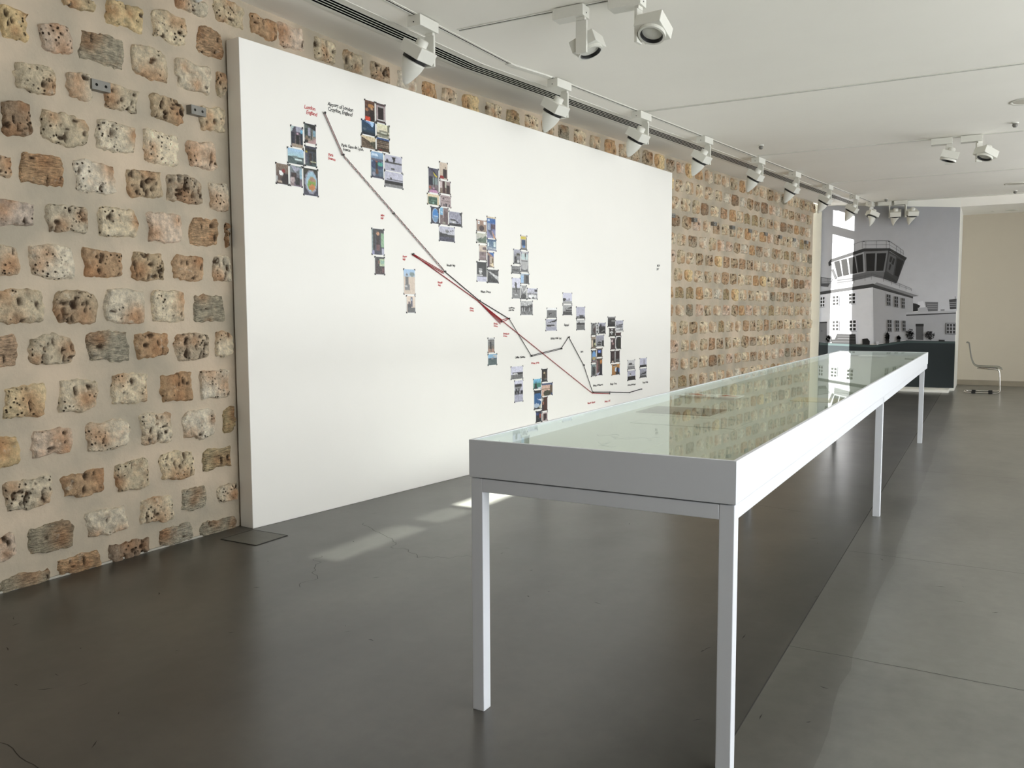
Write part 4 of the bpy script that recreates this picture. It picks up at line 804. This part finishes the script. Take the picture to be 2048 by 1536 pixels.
# ------------------------------------------------------------------ glass-topped display table
TP=(-1.673,2.647); TY=.0064; TW=.9974; TL=8.6185; TH=1.0396; BH=.1402; RH_=.05; LW=.05; i_=.005
tb=thing('display_table','very long white glass topped display table standing across the room','table',(TP[0],TP[1],0),-TY)
for x,y in((i_,i_),(TW-i_-LW,i_),(i_,4.0),(TW-i_-LW,4.07),(i_,8.16),(TW-i_-LW,8.16)):
    b=MB(); b.bbox(x,x+LW,y,y+LW,0,TH-BH-.004,.0025); b.build('leg',m_table,tb)
z1=TH-BH-.004; z0=z1-RH_
for x0,x1,y0,y1 in((i_+LW,TW-i_-LW,i_,i_+LW),(i_+LW,TW-i_-LW,TL-i_-LW,TL-i_),(i_,i_+LW,i_+LW,TL-i_),(TW-i_-LW,TW-i_,i_+LW,TL-i_)):
    b=MB(); b.bbox(x0,x1,y0,y1,z0,z1-.0005,.002); b.build('rail',m_table,tb)
t=.014
for n_,(x0,x1,y0,y1) in enumerate(((0,TW,0,t),(0,TW,TL-t,TL),(0,t,t,TL-t),(TW-t,TW,t,TL-t))):
    b=MB(); b.bbox(x0,x1,y0,y1,TH-BH,TH,.0015); b.build('case_side',m_table,tb)
b=MB(); b.box(t,TW-t,t,TL-t,TH-BH+.001,.99); b.build('case_floor',m_liner,tb)
b=MB(); b.box(t+.001,TW-t-.001,t+.001,TL-t-.001,TH-.009,TH-.003); b.build('glass_top',m_glass,tb)
def sheet(name,pts,z,th,mt,label,cat,extra=None):
    MT=Matrix.Translation((TP[0],TP[1],0))@Matrix.Rotation(-TY,4,'Z')
    cx=sum(p[0] for p in pts)/len(pts); cy=sum(p[1] for p in pts)/len(pts); n=len(pts)
    b=MB(); b.add([(x-cx,y-cy,0) for x,y in pts]+[(x-cx,y-cy,th) for x,y in pts],[tuple(range(n))[::-1],tuple(range(n,2*n))]+[(i,(i+1)%n,n+(i+1)%n,n+i) for i in range(n)])
    o=b.build(name,mt); o.matrix_world=MT@Matrix.Translation((cx,cy,z)); o['label']=label; o['category']=cat
    return o,cx,cy
ZF=.9902
sheet('paper_sheet',[(.066,1.52),(.46,1.52),(.46,1.84),(.066,1.84)],ZF,.003,m_grey,'dark grey card lying inside the glass table near its front left','paper')
o,cx,cy=sheet('paper_sheet',[(.205,1.09),(.70,1.09),(.70,1.42),(.205,1.42)],ZF,.002,m_liner,'pale sheet with thin outlined border lying in front of the grey card','paper')
b=MB()
for x0,x1,y0,y1 in((.205,.70,1.09,1.096),(.205,.70,1.414,1.42),(.205,.211,1.09,1.42),(.694,.70,1.09,1.42)): b.box(x0-cx,x1-cx,y0-cy,y1-cy,.002,.0026)
b.build('border',m_line,o)
for nm,x0,x1,y0,y1,lab in(('l',.018,.19,2.38,2.54,'white sheet printed with a red map shape, left one of two in the table'),('r',.20,.37,2.38,2.54,'white sheet printed with a red map shape, right one of two in the table')):
    o,cx,cy=sheet('map_print',[(x0,y0),(x1,y0),(x1,y1),(x0,y1)],ZF+.012,.004,m_paper,lab,'print')
    w,h=x1-x0,y1-y0
    pts=[(-.35,.1),(-.28,.3),(-.1,.38),(.02,.22),(.12,.05),(.33,-.08),(.4,-.2),(.2,-.3),(0,-.22),(-.15,-.1),(-.3,-.12)] if nm=='l' else [(-.2,.15),(-.05,.32),(.08,.12),(.3,.02),(.42,-.1),(.3,-.22),(.05,-.2),(-.1,-.3),(-.3,-.18),(-.15,-.05)]
    b=MB(); b.add([(x*w,y*h,.0046) for x,y in pts],[tuple(range(len(pts)))]); b.build('red_shape',m_redp,o)
    b=MB(); b.box(-w*.35,w*.35,-h*.35,h*.35,-.011,-.0005); b.build('support',m_paper,o)
sheet('cream_card',[(.655,2.47),(.91,2.47),(.91,2.72),(.655,2.72)],ZF,.004,m_cream,'cream card lying inside the glass table beyond the grey card','card')
sheet('paper_sheet',[(.28,8.1),(.57,8.1),(.57,8.44),(.28,8.44)],ZF+.006,.006,m_paper,'white sheet lying inside the far end of the glass table','paper')
sheet('paper_strip',[(.03,8.38),(.26,8.38),(.26,8.43),(.03,8.43)],ZF,.006,m_grey,'thin grey strip lying left of the white sheet at table far end','paper')
o,cx,cy=sheet('map_sheet',[(.20,.28),(.56,.28),(.56,.70),(.20,.70)],ZF,.0015,m_liner,'very pale map sheet lying inside the near end of the glass table','map')
b=MB()
rr=random.Random(5)
for k in range(7):
    x,y=rr.uniform(-.15,.1),rr.uniform(-.18,.18); pts=[(x,y,.002)]
    for j in range(8): x+=rr.uniform(-.01,.03); y+=rr.uniform(-.04,.04); pts.append((max(-.17,min(.17,x)),max(-.2,min(.2,y)),.002))
    b.tube(pts,.0007,n=4)
b.build('map_lines',m_line,o)
# floor access cover
b=MB(); b.box(-.16,.16,-.14,.14,0,.003); o=b.build('floor_cover',m_grout); o.location=(-4.30,4.07,0); o['label']='dark grey access cover in the floor at the near corner of the panel'; o['category']='cover'
m_cov=mat('cover_concrete',rgb(98,96,89),.5,var=(12,.85,1.1)); o.data.materials[0]=m_cov
b=MB(); 
for x0,x1,y0,y1 in((-.165,.165,-.145,-.14),(-.165,.165,.14,.145),(-.165,-.16,-.14,.14),(.16,.165,-.14,.14)): b.box(x0,x1,y0,y1,0,.004)
b.build('rim',m_grout,o)
# ------------------------------------------------------------------ ceiling: tracks, slot diffuser, sprinklers
def strip(b,pts,o0,o1,z0,z1):
    P=[Vector(p) for p in pts]
    for p,q in zip(P,P[1:]):
        d=(q-p).normalized(); n=Vector((d.y,-d.x))
        c=[p+n*o0,p+n*o1,q+n*o1,q+n*o0]
        b.add([(v.x,v.y,z0) for v in c]+[(v.x,v.y,z1) for v in c],[(0,1,2,3),(7,6,5,4),(0,4,5,1),(1,5,6,2),(2,6,7,3),(3,7,4,0)])
def track(pts,label,joint=None):
    b=MB(); strip(b,pts,-.026,-.009,H-.006,H); strip(b,pts,.009,.026,H-.006,H)
    o=b.build('lighting_track',m_light); o['label']=label; o['category']='track'; o['group']='lighting tracks in the ceiling'
    b=MB(); strip(b,pts,-.009,.009,H-.0015,H-.0005); b.build('slot',m_slot,o)
    if joint:
        b=MB(); strip(b,joint,-.03,.03,H-.014,H-.006); b.build('track_joint',m_light,o)
track([(-3.76,-4.5),(-3.748,6.60),(-3.745,6.68),(-3.64,7.14),(-2.085,18.45)],'long white lighting track along the stone wall side of the ceiling',[(-3.747,6.62),(-3.745,6.72),(-3.65,7.1),(-3.635,7.2)])
for u,v0,lab in((5.69,-3.66,'nearest'),(8.92,-3.33,'second nearest'),(12.15,-2.88,'third nearest'),(15.28,-2.46,'fourth nearest'),(18.34,-2.05,'farthest')):
    track([(v0,u),(WV-.1,u)],'thin cross track in the ceiling, %s of five running left to right'%lab)
df=[(-4.2,-4.5),(-4.135,2.5),(-4.128,4.7),(-4.076,6.55),(-4.0,7.05),(-3.43,11.2),(-2.44,18.35)]
b=MB()
for o0,o1 in((-.125,-.0765),(-.0515,-.0415),(-.0165,-.0065),(.0185,.0285),(.0535,.066),(.088,.125)): strip(b,df,o0,o1,H-.005,H)
o=b.build('slot_diffuser',m_light); o['label']='long white linear air diffuser with four black slots beside the track'; o['category']='vent'
for c in(-.064,-.029,.006,.041,.077)[:4]:
    b=MB(); strip(b,df,c-.0125,c+.0125,H-.004,H-.0035); b.build('slot',m_slot,o)
b=MB(); strip(b,df,.066,.088,H-.004,H); b.build('frame_edge',m_light,o)
def sprinkler(x,y,lab):
    t=thing('sprinkler',lab,'sprinkler',(x,y,H),0,'sprinkler heads on the ceiling')
    b=MB(); b.lathe([(.001,-.012),(.035,-.012),(.038,-.004),(.038,0)],n=18); b.build('rosette',m_light,t)
    b=MB(); b.lathe([(.001,-.055),(.016,-.054),(.026,-.042),(.03,-.03),(.024,-.012)],n=14); b.build('head',m_bracket,t)
sprinkler(-3.35,4.93,'sprinkler head on the near ceiling, nearest to the camera'); sprinkler(-2.68,11.43,'dark sprinkler head alone on the ceiling between second and third cross tracks')
sprinkler(.18,11.6,'sprinkler head at the right edge of the view below the round downlight'); sprinkler(.325,17.95,'small sprinkler head above the far chair beside a round downlight'); sprinkler(-1.81,17.93,'small sprinkler head above the three farthest track lights')
def downlight(x,y,z,r,lab):
    t=thing('recessed_downlight',lab,'ceiling light',(x,y,z),0,'round recessed downlights')
    b=MB(); b.lathe([(r*.82,-.003),(r*.86,-.008),(r,-.006),(r,0)],n=36); b.build('ring',m_light,t,smooth=True)
    b=MB(); b.cyl(r*.83,r*.83,-.003,-.001,n=36); b.build('diffuser',m_disc,t)
downlight(.27,10.5,H,.17,'round recessed downlight cut by the right edge of the view'); downlight(.31,17.0,H,.17,'round recessed downlight in the far ceiling beside the last cross track'); downlight(.31,19.6,3.53,.11,'round recessed downlight in the lowered ceiling above the chair'); downlight(-.02,19.64,3.53,.03,'tiny round ceiling fitting left of the far downlight')
# ------------------------------------------------------------------ track lights
def track_light(x,y,rz,label,group,head_yaw,tilt,wash,arm_y=.085,swap=1):
    t=thing('track_light',label,'spotlight',(x,y,H-.006),rz,group)
    b=MB(); b.bbox(-.058,.058,-.12,.12,-.078,0,.003); b.build('adapter_box',m_light,t)
    b=MB(); b.cyl(.005,.005,0,.0015,Matrix.Translation((0,-.1215,-.05))@Matrix.Rotation(math.pi/2,4,'X'),n=10); b.build('screw',m_slot,t)
    MA=Matrix.Translation((0,arm_y,0))@Matrix.Rotation(head_yaw-rz,4,'Z')
    b=MB(); b.bbox(-.03,.036,-.016,.016,-.10,-.076,.002,M=MA); b.bbox(-.042,.042,-.011,.011,-.325,-.098,.003,M=MA); b.build('arm',m_light,t)
    # head: local -Z is the beam direction
    Mh=MA@Matrix.Translation((-.035 if wash else 0,-.112,-.245))@Matrix.Rotation(tilt,4,'Y')
    b=MB(); b.bbox(-.098,.098,-.098,.098,-.035,.055,.004,M=Mh); hd=b.build('head',m_light,t)
    b=MB(); b.lathe([(.001,.105),(.035,.105),(.044,.098),(.046,.05)],Mh,n=24); b.build('heat_sink',m_light,hd,smooth=True)
    b=MB(); b.lathe([(.078,-.036),(.0935,-.036),(.0935,-.060),(.078,-.060),(.078,-.036)],Mh,n=32); b.build('lens_ring',m_light if not wash else m_black,hd)
    if wash:
        n=26; b=MB(); vs=[];m_=10
        for i in range(n+1):
            a=-2.0+4.0*i/n; L=.012+.165*max(0,math.cos(a*.78))**1.3
            for j in range(m_+1):
                s=j/m_; r=.087-.045*s*s*(L/.17); vs.append(Mh@Vector((r*math.cos(a+wash),r*math.sin(a+wash),-.062-L*s)))
        b.add(vs,[(i*(m_+1)+j,(i+1)*(m_+1)+j,(i+1)*(m_+1)+j+1,i*(m_+1)+j+1) for i in range(n) for j in range(m_)])
        o=b.build('wall_wash_scoop',m_light,hd,smooth=True); sm=o.modifiers.new('s','SOLIDIFY'); sm.thickness=.002
        b=MB(); b.cyl(.078,.078,-.052,-.050,Mh,n=28); b.build('lens',m_black,hd)
    else:
        b=MB(); b.lathe([(.080,-.0605),(.072,-.052),(.066,-.022)],Mh,n=32); b.build('baffle',m_black,hd)
        b=MB(); b.lathe([(.066,-.022),(.055,.005),(.03,.022),(.012,.026),(.001,.026)],Mh,n=32); b.build('reflector',m_refl,hd,smooth=True)
        b=MB(); b.cyl(.006,.004,-.012,.024,Mh,n=10); b.build('lamp_tip',m_black,hd)
    return t
G1='wall washing track lights along the stone wall'
D=math.radians
WL=[(3.42,'wall washing track light nearest the camera, cut by the top edge of view')]+[(u,'wall washing track light, %s'%q) for u,q in
 ((5.35,'largest one fully in view, above the panel'),(7.36,'second one fully in view, above the panel'),(8.95,'on the long track beside the second cross track'),(10.57,'just beyond the second cross track'),(12.34,'on the long track beside the third cross track'),(13.85,'between the third and fourth cross tracks'),(15.5,'hanging over the end of the stone wall'),(17.1,'hanging over the sunlit edge of the mural'))]
def tv(u): return -3.76+.0013*u if u<6.6 else -3.64+(u-7.14)*.1374
for u,lab in WL:
    track_light(tv(u),u,0 if u<6.7 else -.137,lab,G1,0 if u<6.7 else -.137,D(33),-.7)
track_light(-2.13,18.28,-.137,'track light at the far corner, leftmost of the three above the mural',G1,.6,D(22),-.9)
G2='track lights hanging on the cross tracks'
track_light(-1.87,18.34,math.pi/2,'track light above the mural, middle one of the farthest three','track lights above the mural',D(95),D(-24),1.9,arm_y=-.085)
track_light(-1.58,18.34,math.pi/2,'track light above the mural, rightmost of the farthest three','track lights above the mural',D(110),D(-24),1.9,arm_y=-.085)
track_light(-2.70,5.69,math.pi/2,'large spotlight on the nearest cross track, left one with its arm in front',G2,D(180),D(21),0,arm_y=-.085)
track_light(-2.27,5.69,math.pi/2,'large spotlight on the nearest cross track, right one showing its reflector',G2,D(84),D(24),0,arm_y=-.085)
track_light(-.60,12.15,math.pi/2,'small spotlight on the third cross track, left one of the pair',G2,D(5),D(16),0,arm_y=-.085)
track_light(-.27,12.15,math.pi/2,'small spotlight on the third cross track, right one of the pair',G2,D(42),D(22),0,arm_y=-.085)
# ------------------------------------------------------------------ chair
ch=thing('cantilever_chair','cantilever chair with chrome tube frame and clear plastic seat by back wall','chair',(-.05,18.30,0))
def rnd(pts,r=.05,n=5):
    P=[Vector(p) for p in pts]; out=[P[0]]
    for a,b_,c in zip(P,P[1:],P[2:]):
        u=(a-b_).normalized(); v=(c-b_).normalized(); rr=min(r,(a-b_).length*.45,(c-b_).length*.45); p0=b_+u*rr; p1=b_+v*rr
        for k in range(n+1):
            s=k/n; out.append(p0*(1-s)**2+b_*2*s*(1-s)+p1*s*s)
    out.append(P[-1]); return out
w=.23
b=MB(); path=[(-.10,-w,.475),(.25,-w,.46),(.28,-w,.015),(-.31,-w,.015),(-.31,w,.015),(.28,w,.015),(.25,w,.46),(-.10,w,.475),(-.10,-w,.475)]
b.tube(rnd(path,.07),.012,n=10); b.build('frame',m_chrome,ch,smooth=True)
prof=rnd([(-.31,0,.955),(-.265,0,.945),(-.22,0,.66),(-.16,0,.505),(.24,0,.498),(.30,0,.46)],.09,6)
b=MB(); m=len(prof)
b.add([(p.x,sy*.235,p.z) for p in prof for sy in(-1,1)],[(2*i,2*i+2,2*i+3,2*i+1) for i in range(m-1)])
o=b.build('seat_shell',m_acryl,ch,smooth=True); sm=o.modifiers.new('s','SOLIDIFY'); sm.thickness=.008
for sy in(-1,1):
    b=MB(); b.tube([(p.x,sy*.236,p.z) for p in prof],.006,n=6); b.build('shell_edge',m_bracket,ch,smooth=True)
for x,y in((-.16,-w),(.12,-w),(-.16,w),(.12,w)):
    b=MB(); b.bbox(x-.035,x+.035,y-.016,y+.016,.001,.032,.004); b.build('foot_pad',m_black,ch)
